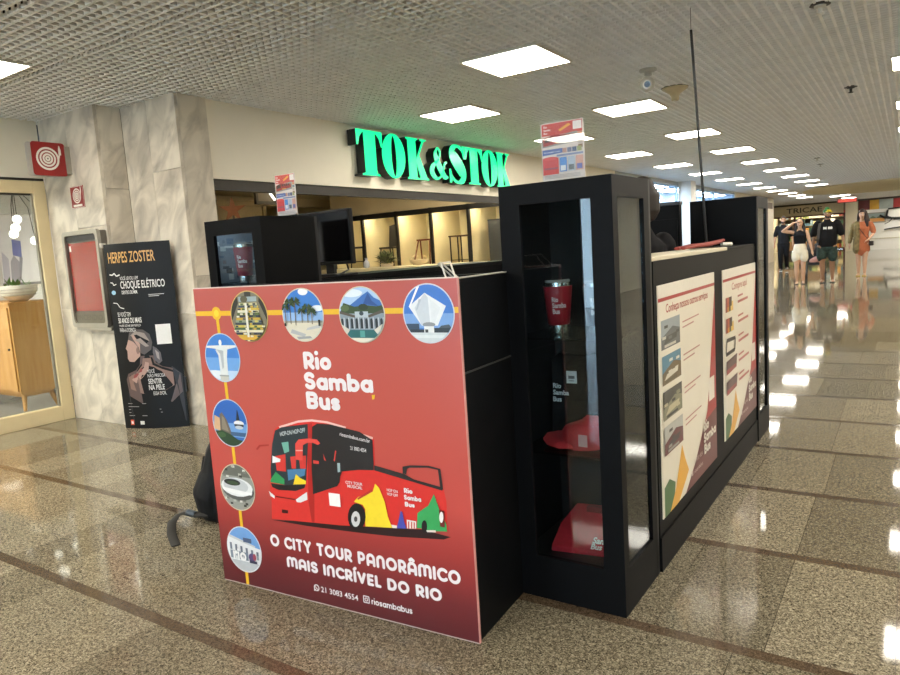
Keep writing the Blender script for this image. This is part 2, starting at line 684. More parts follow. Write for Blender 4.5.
def pen_text(p, m, s, u0, v0, cap, width, t=0.105, gap=0.10, part=None):
    """rounded display lettering fitted to a width; with part = (name, parent) every word becomes a part"""
    x = 0.0
    runs = []
    for ch in s:
        st, w = pen_glyph(ch, t)
        runs.append((x, st, ch))
        x += w + gap
    kx = width / (x - gap)
    p._m(m)
    h0 = p.h
    for gx, strokes, ch in runs:
        if part and ch == ' ':
            p.build(*part)
            p.mb = MB()
            p._m(m)
        pieces = []
        for st in strokes:                                   # split at sharp corners
            cur = [st[0]]
            for i in range(1, len(st)):
                cur.append(st[i])
                if i < len(st) - 1:
                    a1 = math.atan2(st[i][1] - st[i - 1][1], st[i][0] - st[i - 1][0])
                    a2 = math.atan2(st[i + 1][1] - st[i][1], st[i + 1][0] - st[i][0])
                    if abs((a2 - a1 + math.pi) % (2 * math.pi) - math.pi) > 0.7:
                        pieces.append(cur)
                        cur = [st[i]]
            pieces.append(cur)
        for n_, st in enumerate(pieces):
            p.h = h0 + n_ * 0.00012
            N = len(st)
            closed = math.hypot(st[0][0] - st[-1][0], st[0][1] - st[-1][1]) < 1e-4 and N > 6
            if closed:
                st = st[:-1]
                N -= 1
            vs = []
            for i in range(N):
                q0 = st[(i - 1) % N] if closed else st[max(i - 1, 0)]
                q1 = st[(i + 1) % N] if closed else st[min(i + 1, N - 1)]
                dx, dy = q1[0] - q0[0], q1[1] - q0[1]
                L = math.hypot(dx, dy) or 1e-6
                nx, ny = -dy / L * t, dx / L * t
                vs += [(st[i][0] + nx, st[i][1] + ny), (st[i][0] - nx, st[i][1] - ny)]
            fs = [(2 * i, 2 * i + 1, (2 * i + 3) % (2 * N), (2 * i + 2) % (2 * N)) for i in range(N if closed else N - 1)]
            T_ = lambda q: p.P(u0 + (gx + q[0]) * kx, v0 + q[1] * cap)
            p.mb.add([T_(q) for q in vs], fs)
            if not closed:
                for e, o_ in ((0, 1), (N - 1, N - 2)):
                    an = math.atan2(st[e][1] - st[o_][1], st[e][0] - st[o_][0])
                    p.mb.add([T_((st[e][0] + t * math.cos(an - math.pi / 2 + math.pi * k / 8), st[e][1] + t * math.sin(an - math.pi / 2 + math.pi * k / 8))) for k in range(9)], [tuple(range(9))])
    p.h = h0 + 0.0006

def word_logo(p, m, u, v, w, k=1.0, tick=None):
    """the three-line 'Rio / Samba / Bus' wordmark, u left, v baseline of the last line, w width of the middle line"""
    s = w / 0.318
    o = 0.055
    pen_text(p, m, 'Rio', u + 0.004 * s, v + 0.148 * s, 0.066 * s, 0.130 * s, 0.125, 0.05)
    pen_text(p, m, 'Samba', u, v + 0.073 * s, 0.066 * s, 0.312 * s, 0.125, 0.05)
    pen_text(p, m, 'Bus', u + 0.002 * s, v, 0.066 * s, 0.158 * s, 0.125, 0.05)
    if tick:
        p.poly(tick, [(u + 0.304 * s, v + 0.066 * s), (u + 0.318 * s, v + 0.068 * s), (u + 0.314 * s, v + 0.052 * s), (u + 0.304 * s, v + 0.050 * s)])

def fused(parts, name, m, parent, voxel=0.010, smooth=5):
    """one continuous skin over a set of overlapping rounded volumes"""
    mb = MB()
    for kind, a, b in parts:
        if kind == 'l':
            mb.loft(a, b)
        else:
            mb.ball(a, *b)
    me = mb.mesh(name, m)
    o = bpy.data.objects.new(name, me)
    md = o.modifiers.new('skin', 'REMESH')
    md.mode = 'VOXEL'
    md.voxel_size = voxel
    sm = o.modifiers.new('soft', 'SMOOTH')
    sm.factor = 0.5
    sm.iterations = smooth
    out = evaluated(o)
    out.materials.clear()
    out.materials.append(m)
    out.polygons.foreach_set('use_smooth', [True] * len(out.polygons))
    bpy.data.objects.remove(o)
    return put(name, out, parent)

# ================================================================== the setting
CEIL = 2.694
CREAM = mat('e8e0cc', 0.6, 0, 0.03, 3)
WHITE = mat('d9d6cf', 0.55, 0, 0.03, 4)
BLACK = mat('141415', 0.42, 0, 0.10, 18)
DARK_VOID = mat('241e19', 0.9, 0, 0.15, 6)
STEEL = mat('9a958c', 0.35, 0.8, 0.06, 12)
DARK_STEEL = mat('3a3733', 0.4, 0.6, 0.08, 20)
CLEAR = glass('f4f8f6', 1.0)

# ---- floor: granite slabs in rows between reddish brown strips
floor = struct('floor', 'polished speckled beige granite floor with reddish brown strips', 'floor')
boxpart('screed', (-12.0, 5.2, -9.0, 48.0, -0.10, -0.020), mat('5b5348', 0.9), floor)
GRAN = [granite(['474134', '837965', 'a1977f', 'cac0a6']),
        granite(['413b2f', '766d5a', '928972', 'baaf96']),
        granite(['413b30', '6f6755', '8c836d', 'b6ac94'])]
STRIP_M = granite(['40352a', '5a4a3a', '665542', '7a6854'], 0.08, 320)
ROW0, ROWP, SW, TP = 1.406, 0.7681, 0.049, 0.3475
tile_me = []
for gm in GRAN:
    tile_me.append(MB().box(0.0, TP - 0.002, 0.0, ROWP - SW - 0.002, -0.02, 0.0).mesh('tile', gm))
far = MB()
for k in range(-13, 59):
    y0 = ROW0 + k * ROWP + SW / 2 + 0.001
    near_row = -2 <= k <= 10
    off = {-1: 0.10, 0: -0.79, 1: -0.359, 2: -0.359, 3: -0.33, 4: -0.36, 5: -0.372}.get(k, rnd.uniform(-0.3, 0.0))
    i0 = int((-11.9 - off) / TP) - 1
    i1 = int((4.9 - off) / TP) + 1
    for i in range(i0, i1 + 1):
        x = off + i * TP
        if x < -12 or x > 4.8:
            continue
        c = rnd.choices((0, 1, 2), (5, 4.5, 1.3))[0]
        if k == 1 and i == -1:
            c = 2
        if k == 1 and i in (0, 1):
            c = 0
        if k == 0 and i in (0, 1):
            c = 2 if i == 0 else 1
        if near_row and -6.5 < x < 0.45 and not (k < 0 and x < -4.2):
            o = put('tile', tile_me[c], floor, (x, y0, 0))
        else:
            far.cur = c
            far.box(x, x + TP - 0.002, y0, y0 + ROWP - SW - 0.002, -0.02, 0.0)
fo = far.build('distant_tiles', GRAN, floor)
fo['kind'] = 'stuff'
for k in range(-13, 60):
    yc = ROW0 + k * ROWP
    xs = [-12.0]
    while xs[-1] < 5.0:
        xs.append(xs[-1] + (1.39 if -3 < k < 12 else 17))
    for a, b in zip(xs, xs[1:]):
        boxpart('inlay_strip', (a, min(b, 5.1) - 0.002, yc - SW / 2, yc + SW / 2, -0.02, 0.0), STRIP_M, floor)

# ---- ceiling: open-cell metal grid under a dark void
ceiling = struct('ceiling', 'open cell metal grid ceiling with dark void above', 'ceiling')
boxpart('void_slab', (-12.0, 5.2, -9.0, 48.0, 3.06, 3.16), DARK_VOID, ceiling)
GRID_M = mat('f6f5f2', 0.5, 0.1, 0.05, 9)
PM = 0.639
GP = PM / 10
T2, GH = 0.0080, 0.022

def bars(mb, x0, x1, y0, y1, nx, ny, gap):
    for i in range(nx):
        c = x0 + (i + 0.5) * (x1 - x0) / nx
        mb.box(c - T2, c + T2, y0 + gap, y1 - gap, CEIL, CEIL + GH)
    for j in range(ny):
        c = y0 + (j + 0.5) * (y1 - y0) / ny
        mb.box(x0, x1, c - T2, c + T2, CEIL + 0.0005, CEIL + GH - 0.001)

pan = MB()
bars(pan, 0, PM, 0, PM, 10, 10, 0.010)
pan_me = pan.mesh('ceiling_panel', GRID_M)
GX0, GY0 = -2.4538 - PM / 2 - 6 * PM, 4.80 - PM / 2 - 5 * PM      # a joint of the module grid
NX, NY = 11, 30
for j in range(NY):
    for i in range(NX):
        x, y = GX0 + i * PM, GY0 + j * PM
        if x + PM < -4.84 and y > 3.9:
            continue
        put('ceiling_panel', pan_me, ceiling, (x, y, 0))
gx1, gy1 = GX0 + NX * PM, GY0 + NY * PM
rest = MB()
def fill(x0, x1, y0, y1):
    nx = max(1, round((x1 - x0) / GP))
    ny = max(1, round((y1 - y0) / GP))
    for i in range(nx):
        c = x0 + (i + 0.5) * (x1 - x0) / nx
        rest.box(c - T2, c + T2, y0, y1, CEIL, CEIL + GH)
    for j in range(ny):
        c = y0 + (j + 0.5) * (y1 - y0) / ny
        rest.box(x0, x1, c - T2, c + T2, CEIL + 0.0005, CEIL + GH - 0.001)
fill(-6.5, GX0, -7.4, 3.9)
fill(GX0, 4.8, -7.4, GY0)
fill(gx1, 4.8, GY0, gy1)
fill(-6.6, 4.8, gy1, 43.0)
ro = rest.build('distant_grid', GRID_M, ceiling)
ro['kind'] = 'stuff'
# smooth plaster field with a rounded tip, far down the hall
pl_pts = []
for k in range(13):
    a = math.pi / 2 + math.pi * k / 12
    pl_pts.append((-0.4 + 3.0 * math.cos(a), 30.3 + 4.6 * math.sin(a), CEIL - 0.02))
pl_pts += [(4.7, 25.7, CEIL - 0.02), (4.7, 34.9, CEIL - 0.02)]
MB().ext(pl_pts[:13] + pl_pts[13:], (0, 0, 0.016)).build('plaster_field', mat('f0e6c6', 0.7, 0, 0.03, 2), ceiling)

# ---- left: wall with a framed shop window
wl = struct('wall_left', 'cream painted wall above the beige window frame', 'wall')
boxpart('plaster', (-6.62, -6.49, -7.4, 3.30, 2.19, 3.06), CREAM, wl)
boxpart('plaster', (-6.62, -6.49, -7.4, 0.55, 0.0, 2.19), CREAM, wl)
boxpart('dark_strip', (-6.55, -6.47, 0.55, 3.29, 2.175, 2.195), DARK_STEEL, wl)  # thin dark strip between wall and window frame
cc_ = ['9fb0c4', 'dfe4ea', '6c7c92', 'b9c6d6', '8c8fa0', 'eef1f4', '54647a', 'c4a8b4']  # unseen coloured boards added to be mirrored in the left cabinet glass
for j in range(4):
    for i in range(7):
        y_ = -2.7 + i * 0.44
        boxpart('reflection_panel', (-6.488, -6.474, y_, y_ + 0.41, 0.35 + j * 0.46, 0.78 + j * 0.46), mat(cc_[(i * 3 + j * 5) % 8], 0.4, 0, 0.35, 9), wl)
w1 = struct('window_1', 'tall shop window in a wide beige frame', 'window')
FR = mat('d8c69c', 0.45, 0, 0.04, 6)
boxpart('frame_stile', (-6.56, -6.48, 3.195, 3.30, 0.0, 2.175), FR, w1, 0.004)
boxpart('frame_stile', (-6.56, -6.48, 0.55, 0.65, 0.0, 2.175), FR, w1, 0.004)
boxpart('frame_rail', (-6.56, -6.48, 0.65, 3.195, 2.065, 2.175), FR, w1, 0.004)
boxpart('frame_rail', (-6.56, -6.48, 0.65, 3.195, 0.0, 0.135), FR, w1, 0.004)
boxpart('glazing_bead', (-6.535, -6.505, 3.180, 3.195, 0.135, 2.065), STEEL, w1)
boxpart('glazing_bead', (-6.535, -6.505, 0.65, 3.180, 2.048, 2.065), DARK_STEEL, w1)
boxpart('pane', (-6.524, -6.516, 0.65, 3.18, 0.135, 2.05), CLEAR, w1)
# room behind that window
r1 = struct('wall_window_room', 'white walls and grey floor behind the beige window frame', 'wall')
boxpart('back_wall', (-9.7, -9.6, -0.5, 6.0, 0.0, 2.5), WHITE, r1)
boxpart('end_wall', (-9.6, -6.70, 4.25, 4.35, 0.0, 2.5), WHITE, r1)
boxpart('end_wall', (-9.6, -6.62, -0.5, -0.4, 0.0, 2.5), WHITE, r1)
boxpart('room_ceiling', (-9.6, -6.62, -0.4, 4.25, 2.3, 2.4), WHITE, r1)
boxpart('room_floor', (-9.6, -6.58, -0.4, 4.25, 0.0, 0.012), mat('8d8a84', 0.15, 0, 0.06, 3), r1)
boxpart('soffit', (-8.2, -8.1, -0.4, 4.25, 2.02, 2.3), mat('b9b6b0', 0.6), r1)

# ---- stepped pillar clad in grey marble slabs
pil = struct('wall_pillar', 'stepped pillar clad in grey veined marble slabs', 'pillar')
MARB = marble('d8cebc', 'a39a8c', 'c2b8a7')
boxpart('core', (-6.44, -5.60, 3.33, 3.84, 0.0, 3.06), mat('6d675c', 0.9), pil)
boxpart('core', (-5.62, -4.865, 3.57, 3.84, 0.0, 3.06), mat('6d675c', 0.9), pil)
def slab(x0, x1, y0, y1, z0, z1):
    g = 0.0015
    dx = g if x1 - x0 > 0.1 else 0
    dy = g if y1 - y0 > 0.1 else 0
    boxpart('marble_slab', (x0 + dx, x1 - dx, y0 + dy, y1 - dy, z0 + g, z1 - g), MARB, pil, 0.0015)
for x0, x1, zs in ((-6.47, -6.02, (0, 1.02, 2.2, 2.70)), (-6.02, -5.575, (0, 0.8, 1.72, 2.70))):
    for a, b in zip(zs, zs[1:]):
        slab(x0, x1, 3.30, 3.33, a, b)
for a, b in zip((0, 1.02, 2.02, 2.70), (1.02, 2.02, 2.70)):
    slab(-5.605, -5.575, 3.33, 3.54, a, b)
for x0, x1, zs in ((-5.575, -5.215, (0, 1.3, 2.70)), (-5.215, -4.835, (0, 0.95, 2.12, 2.70))):
    for a, b in zip(zs, zs[1:]):
        slab(x0, x1, 3.54, 3.57, a, b)
for a, b in zip((0, 1.25, 2.70), (1.25, 2.70)):
    slab(-4.865, -4.835, 3.57, 3.84, a, b)

# ---- furniture shop front: cream fascia over a wide opening
ws = struct('wall_shopfront', 'cream fascia over the wide furniture shop opening', 'wall')
boxpart('fascia_panel', (-5.0, -4.86, 3.84, 13.5, 2.05, 3.06), mat('ece4d2', 0.55, 0, 0.03, 2), ws)
boxpart('lower_track', (-5.02, -4.885, 3.84, 13.5, 1.975, 2.05), DARK_STEEL, ws)
boxpart('track_lip', (-4.95, -4.87, 3.84, 13.5, 1.958, 1.975), BLACK, ws)
SHOPW = mat('cabd9f', 0.7, 0, 0.04, 2)
wsr = struct('wall_shop_room', 'beige walls and ceiling inside the furniture shop', 'wall')
boxpart('back_wall', (-11.1, -11.0, 3.84, 13.5, 0.0, 2.7), SHOPW, wsr)
boxpart('end_wall', (-11.0, -5.0, 9.95, 10.05, 0.0, 2.7), mat('d8cda8', 0.7, 0, 0.03, 2), wsr)
boxpart('near_wall', (-11.0, -6.47, 4.36, 4.46, 0.0, 2.7), SHOPW, wsr)
boxpart('shop_ceiling', (-11.0, -5.0, 3.84, 9.95, 2.42, 2.5), SHOPW, wsr)
boxpart('ceiling_beam', (-9.2, -9.0, 3.9, 9.9, 2.28, 2.42), SHOPW, wsr)

# ---- the bright glazed shop further down on the left, and the wall beyond it
w2 = struct('window_2', 'bright bluish glazed shopfront far down on the left', 'window')
for y in (13.5, 15.9, 18.0, 19.9, 22.0, 24.9):
    boxpart('mullion', (-4.93, -4.87, y - 0.03, y + 0.03, 0.0, 2.62), mat('8fa0ac', 0.4, 0.4), w2)
for a, b in zip((13.5, 15.9, 18.0, 19.9, 22.0), (15.9, 18.0, 19.9, 22.0, 24.9)):
    boxpart('pane', (-4.905, -4.895, a + 0.03, b - 0.03, 0.02, 2.60), glass('eaf2fa', 0.35), w2)
boxpart('head_rail', (-4.93, -4.87, 13.5, 24.93, 2.60, 3.06), mat('a9adac', 0.5), w2)
COOLW = mat('c7d6e6', 0.6, 0, 0.03, 2)
boxpart('inner_wall', (-5.95, -5.85, 13.6, 25.0, 0.0, 2.7), COOLW, w2)
boxpart('inner_end', (-5.9, -4.95, 24.95, 25.05, 0.0, 2.7), COOLW, w2)
boxpart('inner_end', (-5.9, -4.95, 13.5, 13.6, 0.0, 2.7), COOLW, w2)
boxpart('inner_ceiling', (-5.9, -4.95, 13.6, 24.95, 2.62, 2.7), COOLW, w2)
col = struct('wall_column', 'white painted column standing in front of the bluish glazing', 'column')
boxpart('shaft', (-4.86, -4.55, 18.05, 18.55, 0.0, 3.06), WHITE, col, 0.01)
wm = struct('wall_mid_left', 'cream wall beyond the bluish glazed shopfront', 'wall')
boxpart('plaster', (-5.05, -4.86, 25.0, 33.0, 0.0, 3.06), CREAM, wm)
boxpart('dark_band', (-4.86, -4.84, 25.4, 32.6, 2.25, 2.5), mat('5a4a38', 0.6), wm)

# ---- right and back: out of the picture, closing the hall
wr = struct('wall_right', 'cream wall with dark shopfronts along the right of the hall', 'wall')
boxpart('plaster', (4.8, 4.95, -7.5, 43.2, 0.0, 3.06), CREAM, wr)
for k in range(6):
    y = -5.5 + k * 7.0
    boxpart('shopfront_panel', (4.76, 4.8, y, y + 5.0, 0.0, 2.2), mat('e6dcc2', 0.3, 0, 0.1, 1.2), wr)
wb = struct('wall_back', 'wall with wide glazed street doors behind the viewer', 'wall')
boxpart('plaster', (-6.62, 4.95, -7.5, -7.4, 2.45, 3.06), CREAM, wb)
for x0, x1 in ((-6.62, -5.2), (-2.6, -0.4), (3.4, 4.95)):
    boxpart('plaster', (x0, x1, -7.5, -7.4, 0.0, 2.45), mat('33343a', 0.5), wb)
for x0, x1 in ((-5.2, -2.6), (-0.4, 3.4)):
    for x in (x0 + 0.03, (x0 + x1) / 2, x1 - 0.03):
        boxpart('door_stile', (x - 0.03, x + 0.03, -7.48, -7.42, 0.0, 2.45), DARK_STEEL, wb)
    boxpart('pane', (x0 + 0.06, x1 - 0.06, -7.455, -7.445, 0.0, 2.45), CLEAR, wb)

# ================================================================== far end of the hall
wf = struct('wall_far', 'white partition at the far end with red and yellow top band', 'wall')
boxpart('partition', (-2.2, 4.8, 43.0, 43.1, 0.0, 2.10), mat('dcdad2', 0.5, 0, 0.02, 1), wf)
boxpart('skirting', (-2.2, 4.8, 42.97, 43.0, 0.55, 0.60), mat('b9b29c', 0.5), wf)
bx = -2.2
for wdt, hx in ((0.5, '5a1712'), (0.42, 'c99a2c'), (0.62, '9aa39c'), (0.35, '8a1f16'), (0.45, 'c9c0aa'), (0.3, '2a2420'), (0.35, 'c99a2c'), (0.9, '8a1f16'), (3.1, 'a8382a')):
    boxpart('band_panel', (bx, bx + wdt - 0.01, 42.98, 43.08, 2.10, 2.60), mat(hx, 0.5, 0, 0.1, 3), wf)
    bx += wdt
boxpart('header', (-6.62, 4.8, 43.0, 43.15, 2.60, 3.06), mat('4b443a', 0.7), wf)
boxpart('rear', (-8.0, 4.95, 47.4, 47.5, 0.0, 3.06), mat('6e5f43', 0.8, 0, 0.2, 2), wf)
boxpart('side_return', (-6.75, -6.62, 33.0, 47.4, 0.0, 3.06), mat('b3a685', 0.7), wf)
cf = struct('wall_far_column', 'beige square column beside the white partition', 'column')
boxpart('shaft', (-2.78, -2.24, 42.4, 42.9, 0.0, 2.60), mat('e6dab8', 0.5, 0, 0.03, 3), cf, 0.01)

sf = thing('shop_fascia', 'beige shop sign board with dark capital letters at the far end', 'sign', (-4.65, 42.80, 2.05))
boxpart('board', (-1.9, 1.75, 0.0, 0.12, 0.0, 0.55), mat('d8c9a2', 0.5, 0, 0.04, 3), sf, 0.01)
p = Print((-1.0, 0.0, 0.16), (1, 0, 0), (0, 0, 1), 0.002)
p.text(pr('3a3226'), 'TRICAE', 0.0, 0.0, 0.26, 1.75, 0.01)
p.build('lettering', sf)
gf = thing('entrance_frame', 'dark red portal frame under the far beige sign board', 'frame', (-4.6, 42.85, 0))
RED_D = mat('4a1512', 0.5)
for x in (-1.85, -0.65, 1.75):
    boxpart('post', (x - 0.05, x + 0.05, -0.05, 0.05, 0.0, 1.98), RED_D, gf)
boxpart('lintel', (-1.9, 1.8, -0.05, 0.05, 1.98, 2.05), RED_D, gf)

# shelving in that shop with goods of many colours
su = thing('shop_shelving', 'tall stocked shelving at the back of the far shop', 'shelving', (-4.7, 46.4, 0))
for z in (0.1, 0.55, 1.0, 1.45, 1.9):
    boxpart('shelf_board', (-1.9, 1.9, 0.0, 0.4, z, z + 0.03), mat('6b5a3c', 0.6), su)
for x in (-1.9, -0.63, 0.63, 1.88):
    boxpart('upright', (x, x + 0.03, 0.0, 0.4, 0.0, 2.2), mat('4a3d28', 0.6), su)
cols = ['c9b98a', '2f4a35', 'd9d2bd', '6d7f86', '8a3a2a', 'c78f34', '3c5a6a', 'e5dfcf', '50402c', '8c9a5a']
for z in (0.13, 0.58, 1.03, 1.48, 1.93):
    x = -1.82
    while x < 1.7:
        wd = rnd.uniform(0.12, 0.3)
        boxpart('goods_box', (x, x + wd - 0.02, 0.05, 0.3, z, z + rnd.uniform(0.15, 0.36)), mat(rnd.choice(cols), 0.5, 0, 0.1, 8), su, 0.006)
        x += wd

def bench(x, y, label):
    b = thing('wooden_bench', label, 'bench', (x, y, 0), group='benches outside the far shop')
    wm_ = wood('8a6234', 'b98a4e')
    boxpart('seat', (-0.55, 0.55, -0.2, 0.2, 0.40, 0.45), wm_, b, 0.01)
    for sx in (-0.45, 0.45):
        for sy in (-0.13, 0.13):
            boxpart('leg', (sx - 0.03, sx + 0.03, sy - 0.03, sy + 0.03, 0, 0.40), wm_, b)
    boxpart('backrest', (-0.55, 0.55, 0.16, 0.2, 0.45, 0.8), wm_, b, 0.01)
bench(-4.25, 33.5, 'wooden bench left of the man in black shirt and trousers')
bench(-3.3, 31.5, 'wooden bench between the man in black trousers and the woman in shorts')

# potted greenery by the far shop entrance
def leafy(name, label, loc, h, r, n, hexs, potc='5a4a3a', group=None, flat=False):
    t = thing(name, label, 'plant', loc, 0, group)
    MB().lathe([(0.55 * r, 0), (0.75 * r, h * 0.3), (0.8 * r, h * 0.32), (0.7 * r, h * 0.32)], (0, 0, 0), 14).build('pot', mat(potc, 0.6), t, True)
    mb = MB()
    for k in range(n):
        a = rnd.uniform(0, 6.283)
        el = rnd.uniform(0.2, 1.4)
        L = r * rnd.uniform(0.8, 1.6)
        st = Vector((0.25 * r * math.cos(a), 0.25 * r * math.sin(a), h * rnd.uniform(0.3, 0.75)))
        d = Vector((math.cos(a) * math.cos(el), math.sin(a) * math.cos(el), math.sin(el)))
        s = Vector((-math.sin(a), math.cos(a), 0)) * L * 0.2
        tip = st + d * L + Vector((0, 0, -0.12 * L))
        mid = st + d * L * 0.55
        up = Vector((0, 0, 0.04 * L))
        mb.cur = k % len(hexs)
        mb.add([st, mid + s, tip, mid - s, mid + up], [(0, 1, 4), (1, 2, 4), (2, 3, 4), (3, 0, 4)])
    mb.build('foliage', [mat(h_, 0.5, 0, 0.15, 12) for h_ in hexs], t)
    return t
leafy('potted_plant', 'green potted plant beside the far shop entrance post', (-5.6, 42.2, 0), 1.5, 0.42, 90, ['2f4a2c', '4a6a3a', '26391f'])
leafy('potted_plant', 'green potted plant in the far shop behind the woman in shorts', (-4.6, 41.0, 0), 1.3, 0.4, 90, ['2f4a2c', '3d5c33', '26391f'])
leafy('potted_plant', 'small potted plant behind the capped man in the far shop', (-3.6, 44.4, 0), 1.2, 0.4, 70, ['56633a', '3d5c33', '6d6a3a'])

# picture and black metal wall rack on the white partition
pf = thing('framed_picture', 'landscape picture in a pale frame on the white partition', 'picture', (-1.4, 42.95, 1.67))
boxpart('frame', (-0.42, 0.42, 0.0, 0.04, -0.27, 0.27), mat('8c8a7c', 0.4), pf, 0.01)
q = Print((-0.36, 0.0, -0.21), (1, 0, 0), (0, 0, 1), 0.002, 0.001)
q.rect('8b9a94', 0, 0.72, 0.18, 0.42).rect('c98a3a', 0, 0.72, 0, 0.2).poly('5c6a4c', [(0, 0.17), (0.2, 0.3), (0.36, 0.2), (0.55, 0.33), (0.72, 0.18)])
q.build('print', pf)
rk = thing('wall_rack', 'black curved metal wall rack at the right edge of the picture', 'rack', (-0.75, 42.9, 1.0))
MB().tube([(-0.15, 0, 1.0), (-0.12, 0, 1.08), (0.55, 0, 1.12), (0.6, 0, 1.05)], 0.035, 8).build('top_bar', BLACK, rk, True)
MB().tube([(-0.15, 0, 1.0), (-0.2, 0, 0.72), (0.0, 0, 0.6), (0.6, 0, 0.56)], 0.05, 8).build('bend', BLACK, rk, True)
MB().tube([(-0.5, 0, 0.78), (-0.3, 0, 0.66), (0.0, 0, 0.62)], 0.05, 8).build('arm', BLACK, rk, True)
MB().tube([(-0.3, 0, 0.02), (0.1, 0, 0.08), (0.6, 0, 0.12)], 0.035, 8).build('lower_bar', BLACK, rk, True)
MB().tube([(0.05, 0, 0.56), (-0.1, 0, 0.4), (-0.28, 0, 0.3)], 0.018, 6).build('rod', DARK_STEEL, rk, True)
boxpart('wall_plate', (0.1, 0.5, 0.02, 0.06, 0.5, 0.62), DARK_STEEL, rk)

# ================================================================== ceiling lights and fittings
PANEL_GLOW = lamp_mat(LAMP_COLOUR, LAMP_STRENGTH, 'panel_glow')
LT = 0.31
_fr = MB()
_fr.frame_y(-LT, LT, -0.022, 0.03, 0, 0, 0, 0, 0, 0) if False else None
def light_frame():
    mb = MB()
    z0, z1 = -0.014, 0.045
    mb.box(-LT, -LT + 0.012, -LT, LT, z0, z1)
    mb.box(LT - 0.012, LT, -LT, LT, z0, z1)
    mb.box(-LT + 0.012, LT - 0.012, -LT, -LT + 0.012, z0, z1)
    mb.box(-LT + 0.012, LT - 0.012, LT - 0.012, LT, z0, z1)
    mb.box(-LT, LT, -LT, LT, z1, z1 + 0.006)
    return mb.mesh('light_frame', mat('d8d2c2', 0.5))
LF = light_frame()
LD = MB().box(-LT + 0.013, LT - 0.013, -LT + 0.013, LT - 0.013, -0.010, -0.004).mesh('diffuser', PANEL_GLOW)
ORD = ['first', 'second', 'third', 'fourth', 'fifth', 'sixth', 'seventh', 'eighth', 'ninth', 'tenth', 'eleventh', 'twelfth', 'thirteenth', 'fourteenth', 'fifteenth']
def ceiling_light(x, y, label, group):
    t = thing('ceiling_light', label, 'ceiling light', (x, y, CEIL), 0, group)
    put('light_frame', LF, t)
    put('diffuser', LD, t)
for k in range(13):
    ceiling_light(-2.454, 4.80 + 2.556 * k, 'square panel light, %s from the viewer in the row right of the green sign' % ORD[k], 'panel lights in the middle row')
for k in range(12):
    ceiling_light(-3.80, 6.13 + 2.556 * k, 'square panel light, %s from the viewer in the row beside the green sign' % ORD[k], 'panel lights in the row beside the green sign')
for k in range(12):
    ceiling_light(0.165, 7.40 + 2.556 * k, 'square panel light, %s down the row cut by the right picture edge' % ORD[k], 'panel lights at the right edge')
ceiling_light(-5.07, 2.14, 'square panel light above the shop window at the left picture edge', 'panel lights at the left')
for x, y in [(-2.454, 4.80 + 2.556 * k) for k in (-4, -3, -2, -1)] + [(-3.80, 6.13 + 2.556 * k) for k in (-4, -3, -2)] + [(0.165, 7.40 + 2.556 * k) for k in (-5, -4, -3, -2, -1)] + [(1.51, 6.12 + 2.556 * k) for k in range(-4, 13)] + [(2.85, 7.40 + 2.556 * k) for k in range(-5, 12)] + [(-5.07, -0.4), (-5.07, -3.0)]:  # unseen panels behind and right of the view, added to light the hall
    ceiling_light(x, y, 'unseen square panel light added to the grid ceiling outside the picture', 'added panel lights outside the picture')
for x, y, lb in ((-2.67, 36.0, 'wide panel light glowing under the plaster ceiling field'), (-2.45, 39.5, 'panel light above the red lit sign at the far end')):
    ceiling_light(x, y, lb, None)

# lamps inside the shops, some of them added out of sight
def room_light(x, y, z, sx, sy, colour, s, label, group):
    t = thing('room_light', label, 'ceiling light', (x, y, z), 0, group)
    MB().box(-sx, sx, -sy, sy, 0.0, 0.03).build('light_frame', mat('d8d2c2', 0.5), t)
    MB().box(-sx + 0.01, sx - 0.01, -sy + 0.01, sy - 0.01, -0.008, -0.001).build('diffuser', lamp_mat(colour, s, 'room_glow'), t)
for k, (x, y) in enumerate(((-5.36, 4.6), (-5.36, 6.3), (-5.36, 8.0))):  # unseen lamps tucked behind the fascia, added to brighten the shop
    room_light(x, y, 2.385, 0.3, 0.15, (1, 0.86, 0.62), 40.0, 'added unseen ceiling lamp behind the cream fascia, %s from the marble pillar' % ORD[k], 'added lamps inside the furniture shop')
for k, (x, y) in enumerate(((-7.3, 0.5), (-7.3, 1.9), (-8.9, 2.0))):  # lamps added out of sight to brighten the white room
    room_light(x, y, 2.268, 0.3, 0.3, (1, 0.95, 0.88), 48.0, ('added ceiling lamp near the left end of the beige window', 'added ceiling lamp above the middle of the beige window', 'added ceiling lamp deep in the room behind the beige window')[k], 'added lamps behind the beige window')
for k, y in enumerate((15.0, 17.2, 19.4, 21.6, 23.8)):
    room_light(-5.35, y, 2.585, 0.3, 0.7, (0.78, 0.90, 1.0), 26.0, 'cool white lamp inside the bluish glazed shop, %s from the viewer' % ORD[k], 'lamps inside the bluish shop')
for x, sd in ((-5.6, 'left'), (-3.9, 'right')):
    room_light(x, 45.2, 2.5, 0.5, 0.3, (1, 0.85, 0.6), 45.0, 'warm ceiling lamp inside the far shop, on its %s' % sd, 'lamps inside the far shop')
for k, x in enumerate((0.9, 2.4, 3.9)):  # unseen lamps past the right edge, added to brighten the far partition
    room_light(x, 41.6, CEIL - 0.03, 0.8, 0.3, (1, 0.95, 0.85), 26.0, 'added unseen ceiling lamp lighting the white partition, %s from the beige column' % ORD[k], 'added lamps in front of the white partition')
rs = thing('lit_sign', 'small rounded red lit sign under the far ceiling', 'sign', (-2.42, 38.0, 2.52))
boxpart('housing', (-0.42, 0.42, 0.0, 0.16, -0.10, 0.10), mat('7a2018', 0.4), rs, 0.04)
boxpart('lit_face', (-0.38, 0.38, -0.004, 0.0, -0.07, 0.07), emit('c04a3c', 0.9), rs)
